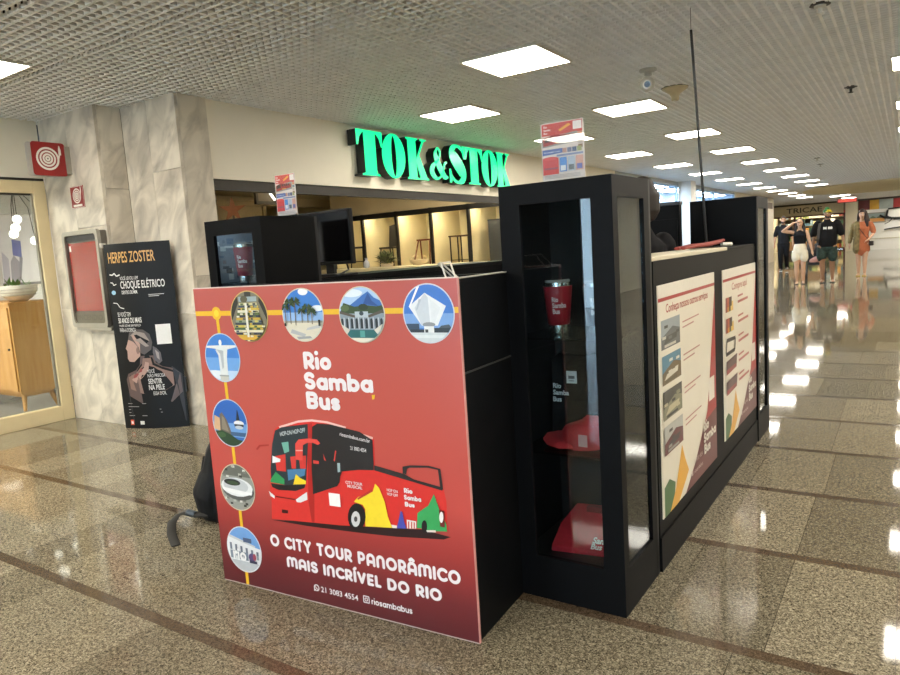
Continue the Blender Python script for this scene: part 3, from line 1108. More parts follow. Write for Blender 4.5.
boxpart('hanger', (-0.01, 0.01, 0.07, 0.09, 0.10, 0.19), DARK_STEEL, rs)

# security camera, speaker horn and sprinklers
dm = thing('security_camera', 'white security camera with round lens hanging from the grid', 'camera', (-1.80, 5.86, CEIL))
MB().lathe([(0.07, 0.0), (0.07, -0.015), (0.03, -0.02), (0.03, -0.05)], (0, 0, 0), 16).build('mount', mat('b8b4aa', 0.4), dm, True)
MB().tube([(0, 0, -0.04), (0.0, -0.02, -0.09)], 0.018, 10).build('arm', mat('b8b4aa', 0.4), dm, True)
MB().ball((0.0, -0.03, -0.125), 0.062, 0.062, 0.062, 18).build('ball', mat('c2beb4', 0.35), dm, True)
fwd = Vector((1.80, -5.86, -1.2)).normalized()
c0 = Vector((0.0, -0.03, -0.125))
MB().tube([c0 + fwd * 0.05, c0 + fwd * 0.066], 0.036, 16).build('lens_ring', mat('e2dfd6', 0.3), dm, True)
MB().tube([c0 + fwd * 0.06, c0 + fwd * 0.069], 0.024, 16).build('lens', mat('15130f', 0.1), dm, True)
sp = thing('ceiling_horn', 'beige funnel shaped fitting hanging beside the security camera', 'ceiling fitting', (-1.83, 6.76, CEIL))
MB().lathe([(0.115, 0.0), (0.118, -0.012), (0.09, -0.03), (0.05, -0.055), (0.036, -0.08), (0.033, -0.115), (0.028, -0.12)], (0, 0, 0), 24).build('funnel', mat('c2b18c', 0.4), sp, True)
MB().lathe([(0.122, 0.004), (0.122, -0.002), (0.1, -0.004)], (0, 0, 0), 24).build('rim', mat('4a4238', 0.6), sp, True)
for (x, y, lb) in ((-0.48, 5.11, 'small sprinkler head near the top picture edge'), (-0.50, 8.26, 'small dark ceiling socket between the right rows of lights'), (-1.53, 15.8, 'small white detector far down the ceiling'), (-1.62, 17.4, 'small dark detector far down the ceiling behind the white one')):
    s_ = thing('ceiling_detector', lb, 'detector', (x, y, CEIL))
    cm = mat('d5d0c4', 0.4) if 'white' in lb or 'sprinkler' in lb else mat('2e2a25', 0.5)
    MB().lathe([(0.035, 0.0), (0.035, -0.012), (0.014, -0.016), (0.012, -0.045), (0.026, -0.05), (0.02, -0.056)], (0, 0, 0), 14).build('head', cm, s_, True)
    MB().lathe([(0.06, 0.006), (0.06, -0.002), (0.05, -0.004)], (0, 0, 0), 14).build('plate', mat('3a352e', 0.6), s_, True)

# ================================================================== fittings on the pillar and in the window room
SIGN_RED = mat('8e1a17', 0.35, 0, 0.05, 20)
PW = 'ece6da'

def hose_reel(p, cu, cv, s):
    p.ring(PW, cu, cv, 0.36 * s, 0.44 * s)
    p.ring(PW, cu, cv, 0.24 * s, 0.31 * s)
    p.ell(PW, cu, cv, 0.20 * s)
    p.ring('7a1512', cu, cv, 0.10 * s, 0.125 * s)
    p.ell('2a1512', cu, cv, 0.03 * s)
    p.poly(PW, [(cu + 0.36 * s, cv), (cu + 0.44 * s, cv), (cu + 0.50 * s, cv + 0.22 * s), (cu + 0.46 * s, cv + 0.22 * s)])
    p.poly(PW, [(cu + 0.43 * s, cv + 0.16 * s), (cu + 0.53 * s, cv + 0.16 * s), (cu + 0.53 * s, cv + 0.36 * s), (cu + 0.49 * s, cv + 0.52 * s), (cu + 0.46 * s, cv + 0.52 * s), (cu + 0.43 * s, cv + 0.36 * s)])

def rounded(w, h, r, n=5):
    pts = []
    for cx, cy, a0 in ((w - r, h - r, 0), (r, h - r, 90), (r, r, 180), (w - r, r, 270)):
        for k in range(n + 1):
            a = math.radians(a0 + 90 * k / n)
            pts.append((cx + r * math.cos(a), cy + r * math.sin(a)))
    return pts

# V-shaped red hose sign standing out from the pillar
hs = thing('fire_hose_sign', 'red projecting fire hose sign with white hose reel symbol', 'sign', (-6.0, 3.30, 2.16))
pts = [(0.0, -0.315 + a, b) for a, b in rounded(0.275, 0.275, 0.025)]
MB().ext(pts, (-0.006, 0, 0)).build('red_plate', SIGN_RED, hs)
MB().ext([(-0.05, q[1] - 0.02, q[2]) for q in pts], (-0.006, 0, 0)).build('back_plate', mat('b9b5aa', 0.4), hs)
boxpart('bracket', (-0.06, 0.004, -0.045, 0.0, 0.02, 0.25), mat('a8a296', 0.4, 0.5), hs)
p = Print((0.0, -0.315, 0.0), (0, 1, 0), (0, 0, 1), 0.001)
hose_reel(p, 0.125, 0.14, 0.215)
p.build('hose_symbol', hs)

hs2 = thing('fire_hose_plate', 'small red hose plate on the pillar above the hose cabinet', 'sign', (-6.065, 3.30, 1.893))
boxpart('plate', (0.0, 0.205, -0.004, 0.0, 0.0, 0.185), SIGN_RED, hs2)
p = Print((0.0, -0.004, 0.0), (1, 0, 0), (0, 0, 1), 0.0006)
hose_reel(p, 0.098, 0.103, 0.145)
p.rect(PW, 0.03, 0.17, 0.012, 0.03)
p.line(pr(PW), [(0.004, 0.004), (0.201, 0.004), (0.201, 0.181), (0.004, 0.181), (0.004, 0.004)], 0.003)
p.build('hose_symbol', hs2)

# wall-mounted hose cabinet with red window
hc = thing('hose_cabinet', 'steel framed hose cabinet with red glass door on the marble pillar', 'cabinet', (-6.14, 3.30, 0.868))
FST = mat('b0aba2', 0.28, 0.85, 0.05, 10)
def rframe(w, h, r, t, y0, y1, x=0.0, z=0.0):
    mb = MB()
    o_ = rounded(w, h, r)
    i_ = [(t + a * (w - 2 * t) / w, t + b * (h - 2 * t) / h) for a, b in o_]
    n = len(o_)
    vs = [(x + a, y0, z + b) for a, b in o_] + [(x + a, y0, z + b) for a, b in i_] + [(x + a, y1, z + b) for a, b in o_] + [(x + a, y1, z + b) for a, b in i_]
    fs = []
    for k in range(n):
        k2 = (k + 1) % n
        fs += [(k, k2, n + k2, n + k), (2 * n + k, 3 * n + k, 3 * n + k2, 2 * n + k2), (k, 2 * n + k, 2 * n + k2, k2), (n + k, n + k2, 3 * n + k2, 3 * n + k)]
    return mb.add(vs, fs)
HCW, HCH = 0.555, 0.825
boxpart('back_box', (0.01, HCW - 0.01, -0.06, 0.0, 0.01, HCH - 0.01), mat('77726a', 0.45, 0.3), hc, 0.01)
rframe(HCW, HCH, 0.035, 0.035, -0.09, -0.06).build('frame', FST, hc, True)
dr = boxpart('red_door', (0.05, HCW - 0.05, -0.068, -0.062, 0.14, HCH - 0.10), mat('8a1c14', 0.12, 0, 0.10, 2.5, 0.6, 0.5), hc)
boxpart('dark_slot', (0.035, HCW - 0.035, -0.072, -0.06, HCH - 0.085, HCH - 0.035), mat('1f1c18', 0.6), hc)
boxpart('lower_plate', (0.035, HCW - 0.035, -0.074, -0.06, 0.035, 0.135), mat('6e6759', 0.35, 0.5), hc)
p = Print((0.05, -0.074, 0.05), (1, 0, 0), (0, 0, 1), 0.0008)
p.text(pr('514a3e'), 'INCENDIO', 0.03, 0.012, 0.045, 0.38, 0.012)
p.build('lettering', hc)
boxpart('latch', (HCW - 0.012, HCW + 0.012, -0.08, -0.03, 0.66, 0.70), mat('cfc8bd', 0.4), hc, 0.004)
boxpart('foot_bar', (0.03, HCW + 0.01, -0.075, -0.01, -0.03, 0.0), FST, hc, 0.006)
p = Print((0.06, -0.068, HCH - 0.17), (1, 0, 0), (0, 0, 1), 0.0008)
p.rect('e4ded4', 0.0, 0.03, 0.0, 0.05)
p.build('sticker', dr)

# free-standing cardboard totem
bt = thing('advert_totem', 'tall black cardboard totem with large heading HERPES ZOSTER', 'totem', (-5.55, 3.232, 0.0), math.atan2(0.254, 0.525))
TW, TH = 0.583, 1.555
mb = MB()
n = 10
front = []
for k in range(n + 1):
    u = k / n
    front.append((TW * u, -0.045 * math.sin(math.pi * u)))
vs = []
for (a, b) in front:
    vs += [(a, b, 0.0), (a, b, TH)]
for (a, b) in front:
    vs += [(a, b + 0.008, 0.0), (a, b + 0.008, TH)]
fs = []
m_ = 2 * (n + 1)
for k in range(n):
    i = 2 * k
    fs += [(i, i + 2, i + 3, i + 1), (m_ + i, m_ + i + 1, m_ + i + 3, m_ + i + 2), (i, m_ + i, m_ + i + 2, i + 2), (i + 1, i + 3, m_ + i + 3, m_ + i + 1)]
fs += [(0, 1, m_ + 1, m_), (2 * n, m_ + 2 * n, m_ + 2 * n + 1, 2 * n + 1)]
mb.add(vs, fs).build('board', mat('0e0e0f', 0.5, 0, 0.10, 6, 0.25), bt, True)
boxpart('back_strut', (TW * 0.45, TW * 0.55, 0.01, 0.06, 0.0, 1.1), mat('3a3733', 0.6), bt)
boxpart('side_clip', (TW, TW + 0.012, -0.005, 0.02, 0.30, 0.42), BLACK, bt)

class CurvedPrint(Print):
    def P(self, u, v):
        return Vector((u, -0.045 * math.sin(math.pi * min(1, max(0, u / TW))) - self.h, v))
def tp():
    return CurvedPrint((0, 0, 0), (1, 0, 0), (0, 0, 1), 0.0015, 0.00015)
p = tp()
p.text(pr('c79a5a'), 'HERPES ZOSTER', 0.035, 1.40, 0.085, 0.425, 0.012, 0.0)
p.build('heading', bt)
p = tp()
GY = pr('d8d6d2')
p.text(GY, 'VOCÊ LEVOU UM', 0.13, 1.255, 0.028, 0.17)
p.text(GY, 'CHOQUE ELÉTRICO', 0.13, 1.185, 0.06, 0.385, 0.012)
p.text(GY, 'DENTRO DE MIM.', 0.135, 1.14, 0.028, 0.15, 0.008)
p.build('shock_lettering', bt)
p = tp()
p.text(GY, 'SE VOCÊ TEM', 0.065, 0.955, 0.034, 0.13)
p.text(GY, '50 ANOS OU MAIS', 0.065, 0.90, 0.042, 0.225, 0.015)
p.text(GY, 'PODE ESTAR EM RISCO', 0.07, 0.868, 0.018, 0.205)
p.text(GY, 'PARA A DOENÇA.', 0.07, 0.825, 0.032, 0.16)
p.build('age_lettering', bt)
p = tp()
p.line(GY, [(0.375, 1.125), (0.50, 1.125)], 0.004)
p.line(GY, [(0.375, 1.112), (0.46, 1.112)], 0.004)
p.build('fine_print', bt)
p = tp()
p.rect('e2e0dc', 0.40, 0.52, 0.71, 0.875)
p.build('white_label', bt)
p = tp()
# lightning strokes by the heading
p.line(GY, [(0.03, 1.305), (0.06, 1.30), (0.08, 1.315), (0.10, 1.29), (0.135, 1.30)], 0.010)
p.line(GY, [(0.03, 1.24), (0.055, 1.235), (0.06, 1.215), (0.09, 1.225)], 0.008)
p.ell('8fb6cf', 0.052, 1.155, 0.022, 0.018)
p.line(GY, [(0.035, 1.07), (0.075, 1.065), (0.10, 1.03), (0.14, 1.02)], 0.006)
p.build('spark_strokes', bt)
p = tp()
# back of a woman with her hair tied up, head turned to the left
sk, sk2, sk3 = '5a4844', '85695f', 'ad8d82'
p.poly('1b1718', [(0.10, 0.05), (0.565, 0.05), (0.57, 0.45), (0.50, 0.52), (0.12, 0.46), (0.08, 0.30)])
p.poly(sk, [(0.09, 0.28), (0.075, 0.42), (0.10, 0.47), (0.18, 0.50), (0.225, 0.545), (0.24, 0.62), (0.36, 0.62), (0.37, 0.56), (0.42, 0.525), (0.50, 0.505), (0.555, 0.46), (0.56, 0.30), (0.47, 0.22), (0.20, 0.22)])
p.poly(sk2, [(0.11, 0.34), (0.10, 0.44), (0.19, 0.485), (0.245, 0.54), (0.26, 0.60), (0.33, 0.60), (0.34, 0.54), (0.42, 0.50), (0.50, 0.47), (0.50, 0.36), (0.38, 0.30), (0.22, 0.30)])
p.poly(sk3, [(0.13, 0.42), (0.20, 0.47), (0.26, 0.52), (0.28, 0.57), (0.31, 0.56), (0.30, 0.50), (0.24, 0.44), (0.17, 0.39)])
p.poly('8a3f3c', [(0.15, 0.43), (0.18, 0.44), (0.21, 0.47), (0.19, 0.475), (0.155, 0.455)])
p.poly('8a3f3c', [(0.21, 0.48), (0.235, 0.485), (0.25, 0.515), (0.225, 0.51)])
p.poly(sk3, [(0.115, 0.60), (0.13, 0.575), (0.175, 0.57), (0.24, 0.62), (0.25, 0.72), (0.20, 0.80), (0.15, 0.78), (0.125, 0.72), (0.105, 0.685), (0.12, 0.665), (0.118, 0.63)])
p.poly('4e4644', [(0.14, 0.76), (0.16, 0.82), (0.22, 0.845), (0.29, 0.84), (0.345, 0.80), (0.36, 0.73), (0.345, 0.67), (0.28, 0.63), (0.235, 0.65), (0.225, 0.70), (0.19, 0.74)])
p.poly('93867f', [(0.16, 0.79), (0.22, 0.83), (0.30, 0.81), (0.34, 0.74), (0.30, 0.76), (0.23, 0.80)])
p.poly('93867f', [(0.20, 0.755), (0.26, 0.77), (0.33, 0.70), (0.30, 0.695), (0.25, 0.73)])
p.poly('544b4a', [(0.36, 0.70), (0.39, 0.68), (0.42, 0.64), (0.425, 0.57), (0.395, 0.545), (0.365, 0.58), (0.355, 0.64)])
p.poly('93867f', [(0.375, 0.67), (0.405, 0.64), (0.405, 0.58), (0.385, 0.60)])
p.ell('7d655e', 0.222, 0.665, 0.014, 0.028)
p.build('portrait_print', bt)
p = tp()
p.text(GY, 'VOCÊ', 0.285, 0.475, 0.028, 0.065)
p.text(GY, 'NÃO PRECISA', 0.285, 0.437, 0.028, 0.15)
p.text(GY, 'SENTIR', 0.285, 0.382, 0.042, 0.12, 0.015)
p.text(GY, 'NA PELE', 0.285, 0.330, 0.042, 0.135, 0.015)
p.text(GY, 'ESSA DOR.', 0.32, 0.285, 0.030, 0.11)
for i, (u, w_) in enumerate(((0.06, 0.18), (0.06, 0.11), (0.06, 0.31), (0.06, 0.32), (0.06, 0.18))):
    p.line(pr('9a9896'), [(u, 0.215 - i * 0.026), (u + w_, 0.215 - i * 0.026)], 0.005)
p.rect('d8542e', 0.065, 0.10, 0.03, 0.075).rect('e8e4e0', 0.072, 0.093, 0.04, 0.062).rect('d9d6d2', 0.165, 0.205, 0.035, 0.065)
p.build('lower_lettering', bt)

# ---- room behind the window
OAK = wood('a8763c', 'c79a5c')
sb = thing('sideboard', 'light oak sideboard on splayed legs behind the shop window', 'sideboard', (-7.25, 3.20, 0))
boxpart('body', (-1.5, 0.0, 0.0, 0.40, 0.19, 1.07), OAK, sb, 0.004)
boxpart('top_board', (-1.51, 0.01, -0.012, 0.41, 1.07, 1.10), OAK, sb, 0.004)
for k in range(3):
    x = -1.48 + k * 0.49
    d_ = boxpart('door', (x, x + 0.475, -0.014, 0.0, 0.22, 1.05), OAK, sb, 0.003)
    MB().ball((x + 0.43, -0.022, 0.64), 0.012).build('knob', mat('3a2d1c', 0.4), d_, True)
boxpart('base_rail', (-1.42, -0.08, 0.05, 0.35, 0.15, 0.19), OAK, sb)
for sx in (-1.36, -0.10):
    for sy in (0.07, 0.33):
        MB().tube([(sx, sy, 0.16), (sx + (0.05 if sx > -0.5 else -0.05), sy + (0.03 if sy > 0.2 else -0.03), 0.012)], 0.02, 8, [0.026, 0.016]).build('leg', OAK, sb, True)
bw = thing('ceramic_bowl', 'white ribbed ceramic bowl with green sprigs on the sideboard', 'bowl', (-7.46, 3.40, 1.10))
MB().lathe([(0.07, 0.0), (0.12, 0.03), (0.17, 0.10), (0.175, 0.16), (0.165, 0.16), (0.155, 0.10), (0.10, 0.04)], (0, 0, 0), 28).build('bowl', mat('d6d2c8', 0.3), bw, True)
for z in (0.06, 0.09, 0.12):
    MB().lathe([(0.135 + z * 0.28, z - 0.006), (0.148 + z * 0.26, z), (0.135 + z * 0.28, z + 0.006)], (0, 0, 0), 28).build('rib', mat('bcb8ac', 0.35), bw, True)
mb = MB()
for k in range(26):
    a = rnd.uniform(0, 6.28)
    r_ = rnd.uniform(0.0, 0.11)
    c = Vector((r_ * math.cos(a), r_ * math.sin(a), 0.15))
    d = Vector((rnd.uniform(-0.06, 0.06), rnd.uniform(-0.06, 0.06), rnd.uniform(0.03, 0.10)))
    s = Vector((-d.y, d.x, 0)).normalized() * 0.018
    mb.add([c, c + d * 0.5 + s, c + d, c + d * 0.5 - s], [(0, 1, 2), (0, 2, 3)])
mb.build('sprig', mat('4f7a34', 0.5, 0, 0.2, 20), bw)
pc = thing('wall_picture', 'large white picture with grey and blue geometric shapes behind the window', 'picture', (-9.58, 4.24, 1.28))
boxpart('canvas', (0.0, 0.92, -0.03, 0.0, 0.0, 0.86), mat('d2cfd0', 0.5, 0, 0.03, 5), pc)
boxpart('frame_edge', (-0.01, 0.93, -0.035, 0.0, -0.03, 0.0), mat('6b6a6c', 0.4), pc)
p = Print((0, -0.03, 0), (1, 0, 0), (0, 0, 1), 0.001)
p.poly('8f8e95', [(0.22, 0.0), (0.42, 0.0), (0.50, 0.24), (0.36, 0.34), (0.26, 0.26)]).poly('7d7c84', [(0.42, 0.0), (0.48, 0.05), (0.58, 0.30), (0.50, 0.32)])
p.poly('5a63a0', [(0.34, 0.34), (0.56, 0.30), (0.58, 0.50), (0.36, 0.53)]).poly('a9a6b0', [(0.02, 0.0), (0.20, 0.0), (0.22, 0.3), (0.06, 0.40)])
p.build('print', pc)
gl = thing('globe_pendant', 'cluster of small glowing glass globes hanging behind the shop window', 'pendant lamp', (-7.75, 3.62, 2.30))
MB().lathe([(0.06, 0.0), (0.06, -0.02), (0.02, -0.03)], (0, 0, 0), 14).build('rose', STEEL, gl, True)
for (x, y, z) in ((0, 0, -0.36), (0.12, 0.16, -0.52), (-0.1, 0.2, -0.58), (0.16, -0.1, -0.46), (-0.22, 0.05, -0.5)):
    MB().tube([(0, 0, -0.02), (x * 0.8, y * 0.8, z * 0.4), (x, y, z + 0.04)], 0.004, 5).build('cord', DARK_STEEL, gl)
    MB().ball((x, y, z), 0.045).build('globe', lamp_mat((1, 0.93, 0.8), 2.6, 'globe_glow'), gl, True)

# ================================================================== lit sign and furniture shop
def ribbon(pts):
    """closed outline of a stroke with changing width: (x, y, width)"""
    L, Rr = [], []
    N = len(pts)
    dense = []
    for i in range(N - 1):
        p0, p1, p2, p3 = pts[max(i - 1, 0)], pts[i], pts[i + 1], pts[min(i + 2, N - 1)]
        for s in range(6):
            t = s / 6
            dense.append(tuple(0.5 * ((2 * b) + (-a + c) * t + (2 * a - 5 * b + 4 * c - d) * t * t + (-a + 3 * b - 3 * c + d) * t ** 3) for a, b, c, d in zip(p0, p1, p2, p3)))
    dense.append(pts[-1])
    N = len(dense)
    for i, (x, y, w) in enumerate(dense):
        a, b = dense[max(i - 1, 0)], dense[min(i + 1, N - 1)]
        tx, ty = b[0] - a[0], b[1] - a[1]
        l = math.hypot(tx, ty) or 1
        nx, ny = -ty / l * w / 2, tx / l * w / 2
        L.append((x + nx, y + ny))
        Rr.append((x - nx, y - ny))
    return L + Rr[::-1]

def oval(cx, cy, rx, ry, n=28):
    return [(cx + rx * math.cos(2 * math.pi * k / n), cy + ry * math.sin(2 * math.pi * k / n)) for k in range(n)]

GL_T = [[[(0.0, 1.0), (1.0, 1.0), (1.0, 0.66), (0.95, 0.66), (0.88, 0.84), (0.78, 0.93), (0.72, 0.95), (0.72, 0.06), (0.84, 0.035), (0.84, 0.0), (0.16, 0.0), (0.16, 0.035), (0.28, 0.06), (0.28, 0.95), (0.22, 0.93), (0.12, 0.84), (0.05, 0.66), (0.0, 0.66)]]]
GL_O = [[oval(0.5, 0.5, 0.5, 0.52), oval(0.5, 0.5, 0.11, 0.47)]]
GL_K = [[[(0.0, 1.0), (0.56, 1.0), (0.56, 0.965), (0.47, 0.94), (0.47, 0.06), (0.56, 0.035), (0.56, 0.0), (0.0, 0.0), (0.0, 0.035), (0.08, 0.06), (0.08, 0.94), (0.0, 0.965)]],
        [[(0.47, 0.50), (0.80, 0.94), (0.70, 0.965), (0.70, 1.0), (1.0, 1.0), (1.0, 0.965), (0.88, 0.94), (0.62, 0.60), (0.98, 0.06), (1.06, 0.035), (1.06, 0.0), (0.58, 0.0), (0.58, 0.035), (0.63, 0.06), (0.47, 0.40)]]]
GL_S = [[ribbon([(0.86, 0.70, 0.05), (0.82, 0.84, 0.07), (0.68, 0.94, 0.09), (0.48, 0.98, 0.08), (0.27, 0.90, 0.20), (0.22, 0.74, 0.34), (0.42, 0.58, 0.42), (0.66, 0.40, 0.42), (0.80, 0.24, 0.34), (0.72, 0.08, 0.20), (0.50, 0.02, 0.08), (0.30, 0.06, 0.09), (0.14, 0.18, 0.07), (0.08, 0.34, 0.05)])],
        [[(0.80, 1.0), (0.90, 1.0), (0.92, 0.66), (0.86, 0.66), (0.78, 0.88)]], [[(0.02, 0.0), (0.12, 0.0), (0.16, 0.10), (0.09, 0.36), (0.03, 0.36)]]]
GL_A = [[ribbon([(0.36, 0.88, 0.12), (0.37, 0.70, 0.22), (0.56, 0.38, 0.28), (0.82, 0.10, 0.20), (1.03, 0.08, 0.05)])], [ribbon([(0.36, 0.84, 0.10), (0.48, 0.98, 0.07), (0.62, 0.86, 0.09), (0.54, 0.66, 0.07), (0.30, 0.48, 0.10)])], [ribbon([(0.34, 0.50, 0.10), (0.15, 0.36, 0.20), (0.11, 0.20, 0.24), (0.26, 0.05, 0.16), (0.48, 0.02, 0.07), (0.72, 0.20, 0.07), (0.86, 0.50, 0.09), (1.0, 0.56, 0.06)])]]

def glyph_mesh(shape, w, h, depth, name, m):
    """a letter cut from sheet: outlines with holes, given thickness"""
    mb = MB()
    for loops in shape:
        c = bpy.data.curves.new('outline', 'CURVE')
        c.dimensions = '2D'
        c.fill_mode = 'BOTH'
        c.extrude = depth / 2
        for lp in loops:
            s = c.splines.new('POLY')
            s.points.add(len(lp) - 1)
            for i, (x, y) in enumerate(lp):
                s.points[i].co = (x * w, y * h, 0, 1)
            s.use_cyclic_u = True
        o = bpy.data.objects.new('outline', c)
        me = evaluated(o)
        mb.add([(v.co.z, v.co.x, v.co.y) for v in me.vertices], [tuple(p.vertices) for p in me.polygons])
        bpy.data.objects.remove(o)
        bpy.data.curves.remove(c)
    return mb.mesh(name, m)

GREEN = lamp_mat((0.0, 0.80, 0.25), 1.2, 'green_sign_glow')
GREEN.node_tree.nodes['Principled BSDF'].inputs['Base Color'].default_value = (0.01, 0.30, 0.12, 1)
GREEN.node_tree.nodes['Principled BSDF'].inputs['Roughness'].default_value = 0.25
sg = thing('shop_sign', 'green lit serif letters with black sides on the cream fascia', 'sign', (-4.86, 5.60, 2.165))
SIGN_H = 0.465
for shp, y0, y1 in ((GL_T, 5.58, 6.0), (GL_O, 5.99, 6.40), (GL_K, 6.43, 6.82), (GL_A, 6.88, 7.25), (GL_S, 7.29, 7.70), (GL_T, 7.68, 8.11), (GL_O, 8.09, 8.51), (GL_K, 8.49, 8.86)):
    hh = SIGN_H
    zz = 0.0
    if shp is GL_A:
        hh, zz = 0.37, 0.03
    L_ = put('letter', glyph_mesh(shp, y1 - y0, hh, 0.11, 'letter', mat('0d1210', 0.4)), sg, (0.065, y0 - 5.60, zz))
    put('lit_face', glyph_mesh(shp, y1 - y0, hh, 0.006, 'lit_face', GREEN), L_, (0.062, 0.0, 0.0))

# display rack of open bays
BAYX = [-8.35, -7.66, -6.94, -6.26, -5.56, -4.99]
dk = thing('display_rack', 'tall black framed display rack with pale lit bays in the furniture shop', 'rack', (0, 9.0, 0))
for x in BAYX:
    boxpart('upright', (x - 0.022, x + 0.022, 0.0, 0.045, 0.0, 2.02), BLACK, dk)
    boxpart('side_panel', (x - 0.012, x + 0.012, 0.045, 0.85, 0.10, 2.0), mat('d6cba6', 0.6, 0, 0.03, 3), dk)
for z0_, z1_ in ((0.04, 0.085), (1.10, 1.145), (1.935, 2.015)):
    boxpart('rail', (BAYX[0], BAYX[-1], 0.0, 0.045, z0_, z1_), BLACK, dk)
for z in (0.08, 1.125):
    boxpart('shelf', (BAYX[0], BAYX[-1], 0.045, 0.85, z - 0.02, z), mat('cfc39c', 0.6), dk)
boxpart('top_board', (BAYX[0], BAYX[-1], 0.045, 0.85, 1.98, 2.0), mat('cfc39c', 0.6), dk)
boxpart('bulkhead', (BAYX[0], BAYX[-1] , 0.02, 0.86, 2.02, 2.42), SHOPW, dk)
for a, b in zip(BAYX, BAYX[1:]):
    boxpart('bay_lamp', (a + 0.08, b - 0.08, 0.12, 0.16, 1.965, 1.978), lamp_mat((1, 0.86, 0.58), 55.0, 'bay_glow'), dk)

def stool(x, y, z, h, w, label, hexc, back=0.0):
    t = thing('bar_stool' if not back else 'dining_chair', label, 'stool' if not back else 'chair', (x, y, z))
    m_ = mat(hexc, 0.5)
    boxpart('seat', (-w / 2, w / 2, -w / 2, w / 2, h - 0.03, h), m_, t, 0.006)
    for sx in (-1, 1):
        for sy in (-1, 1):
            MB().tube([(sx * w * 0.42, sy * w * 0.42, h - 0.02), (sx * w * 0.5, sy * w * 0.5, 0.0)], 0.011, 6).build('leg', m_, t)
    boxpart('stretcher', (-w * 0.46, w * 0.46, -w * 0.47, -w * 0.44, h * 0.3, h * 0.3 + 0.015), m_, t)
    if back:
        MB().ext([(-w / 2, w * 0.44, h), (w / 2, w * 0.44, h), (w * 0.42, w * 0.5, h + back), (0, w * 0.5, h + back * 1.06), (-w * 0.42, w * 0.5, h + back)], (0, 0.02, 0)).build('backrest', m_, t)
    return t
stool(-7.38, 9.40, 1.126, 0.34, 0.30, 'black chair with rounded back in the second lit bay', '1d1a18', 0.36)
stool(-8.00, 9.40, 1.126, 0.38, 0.34, 'slim dark metal stool in the leftmost lit bay', '3a352e')
tb = thing('side_table', 'narrow dark high table with slim legs in the fourth lit bay', 'table', (-5.86, 9.35, 1.126))
boxpart('top', (-0.22, 0.22, -0.13, 0.13, 0.42, 0.44), mat('4a3524', 0.5), tb)
for sx in (-0.2, 0.0, 0.2):
    for sy in (-0.11, 0.11):
        boxpart('leg', (sx - 0.008, sx + 0.008, sy - 0.008, sy + 0.008, 0, 0.42), mat('2a2622', 0.4), tb)
boxpart('lower_rail', (-0.2, 0.2, -0.11, -0.1, 0.05, 0.06), mat('2a2622', 0.4), tb)
es = thing('wooden_trestle', 'reddish wooden trestle with splayed legs in the third lit bay', 'trestle', (-6.63, 9.35, 1.126))
ws_ = mat('6b3a1e', 0.5, 0, 0.1, 20)
for sx in (-1, 1):
    for sy in (-1, 1):
        MB().tube([(sx * 0.11, sy * 0.02, 0.42), (sx * 0.17, sy * 0.13, 0.0)], 0.014, 6).build('leg', ws_, es)
boxpart('beam', (-0.15, 0.15, -0.03, 0.03, 0.40, 0.425), ws_, es)
bb = thing('dark_box_unit', 'dark grey box unit in the rightmost lit bay', 'box', (-5.17, 9.5, 1.126))
boxpart('body', (-0.19, 0.17, -0.25, 0.2, 0.0, 0.62), mat('2c2f30', 0.5), bb, 0.004)
boxpart('lid', (-0.195, 0.175, -0.255, 0.205, 0.62, 0.64), mat('232526', 0.5), bb, 0.003)

# low display counter in front of the rack with plant and bowl on it
dc = thing('display_counter', 'long cream display counter inside the furniture shop', 'counter', (-6.3, 8.35, 0))
boxpart('top', (-1.5, 1.25, -0.3, 0.3, 1.10, 1.15), mat('ded3b2', 0.5), dc, 0.005)
boxpart('body', (-1.45, 1.2, -0.26, 0.26, 0.0, 1.10), mat('d2c6a2', 0.6), dc)
for k in range(4):
    boxpart('door', (-1.43 + k * 0.66, -0.79 + k * 0.66, -0.275, -0.26, 0.06, 1.06), mat('cabe98', 0.6), dc, 0.004)
lp = leafy('potted_plant', 'leafy plant in white pot on the cream shop counter', (-6.62, 8.3, 1.15), 0.14, 0.14, 90, ['4a5632', '6b7548', '8f9870', '3a4228'], 'cfc8ba')
sk_ = thing('white_vase', 'small pale glass vase beside the leafy plant', 'vase', (-6.90, 8.15, 1.15))
MB().lathe([(0.03, 0.0), (0.05, 0.03), (0.045, 0.09), (0.02, 0.12), (0.024, 0.15)], (0, 0, 0), 16).build('body', mat('bcc2d0', 0.2), sk_, True)
MB().lathe([(0.024, 0.15), (0.03, 0.155), (0.02, 0.156)], (0, 0, 0), 16).build('rim', mat('9aa0ae', 0.2), sk_, True)
bs = thing('shell_bowl', 'pale open bowl with curled rim on the cream shop counter', 'bowl', (-6.02, 8.3, 1.15))
MB().lathe([(0.05, 0.0), (0.11, 0.03), (0.15, 0.08), (0.14, 0.082), (0.09, 0.035)], (0, 0, 0), 20).build('body', mat('d9c9a8', 0.4), bs, True)
for a in (0.4, 2.4, 4.2):
    MB().tube([(0.1 * math.cos(a), 0.1 * math.sin(a), 0.04), (0.12 * math.cos(a), 0.12 * math.sin(a), 0.12), (0.06 * math.cos(a), 0.06 * math.sin(a), 0.14)], 0.01, 6).build('curl', mat('c9b48c', 0.4), bs, True)

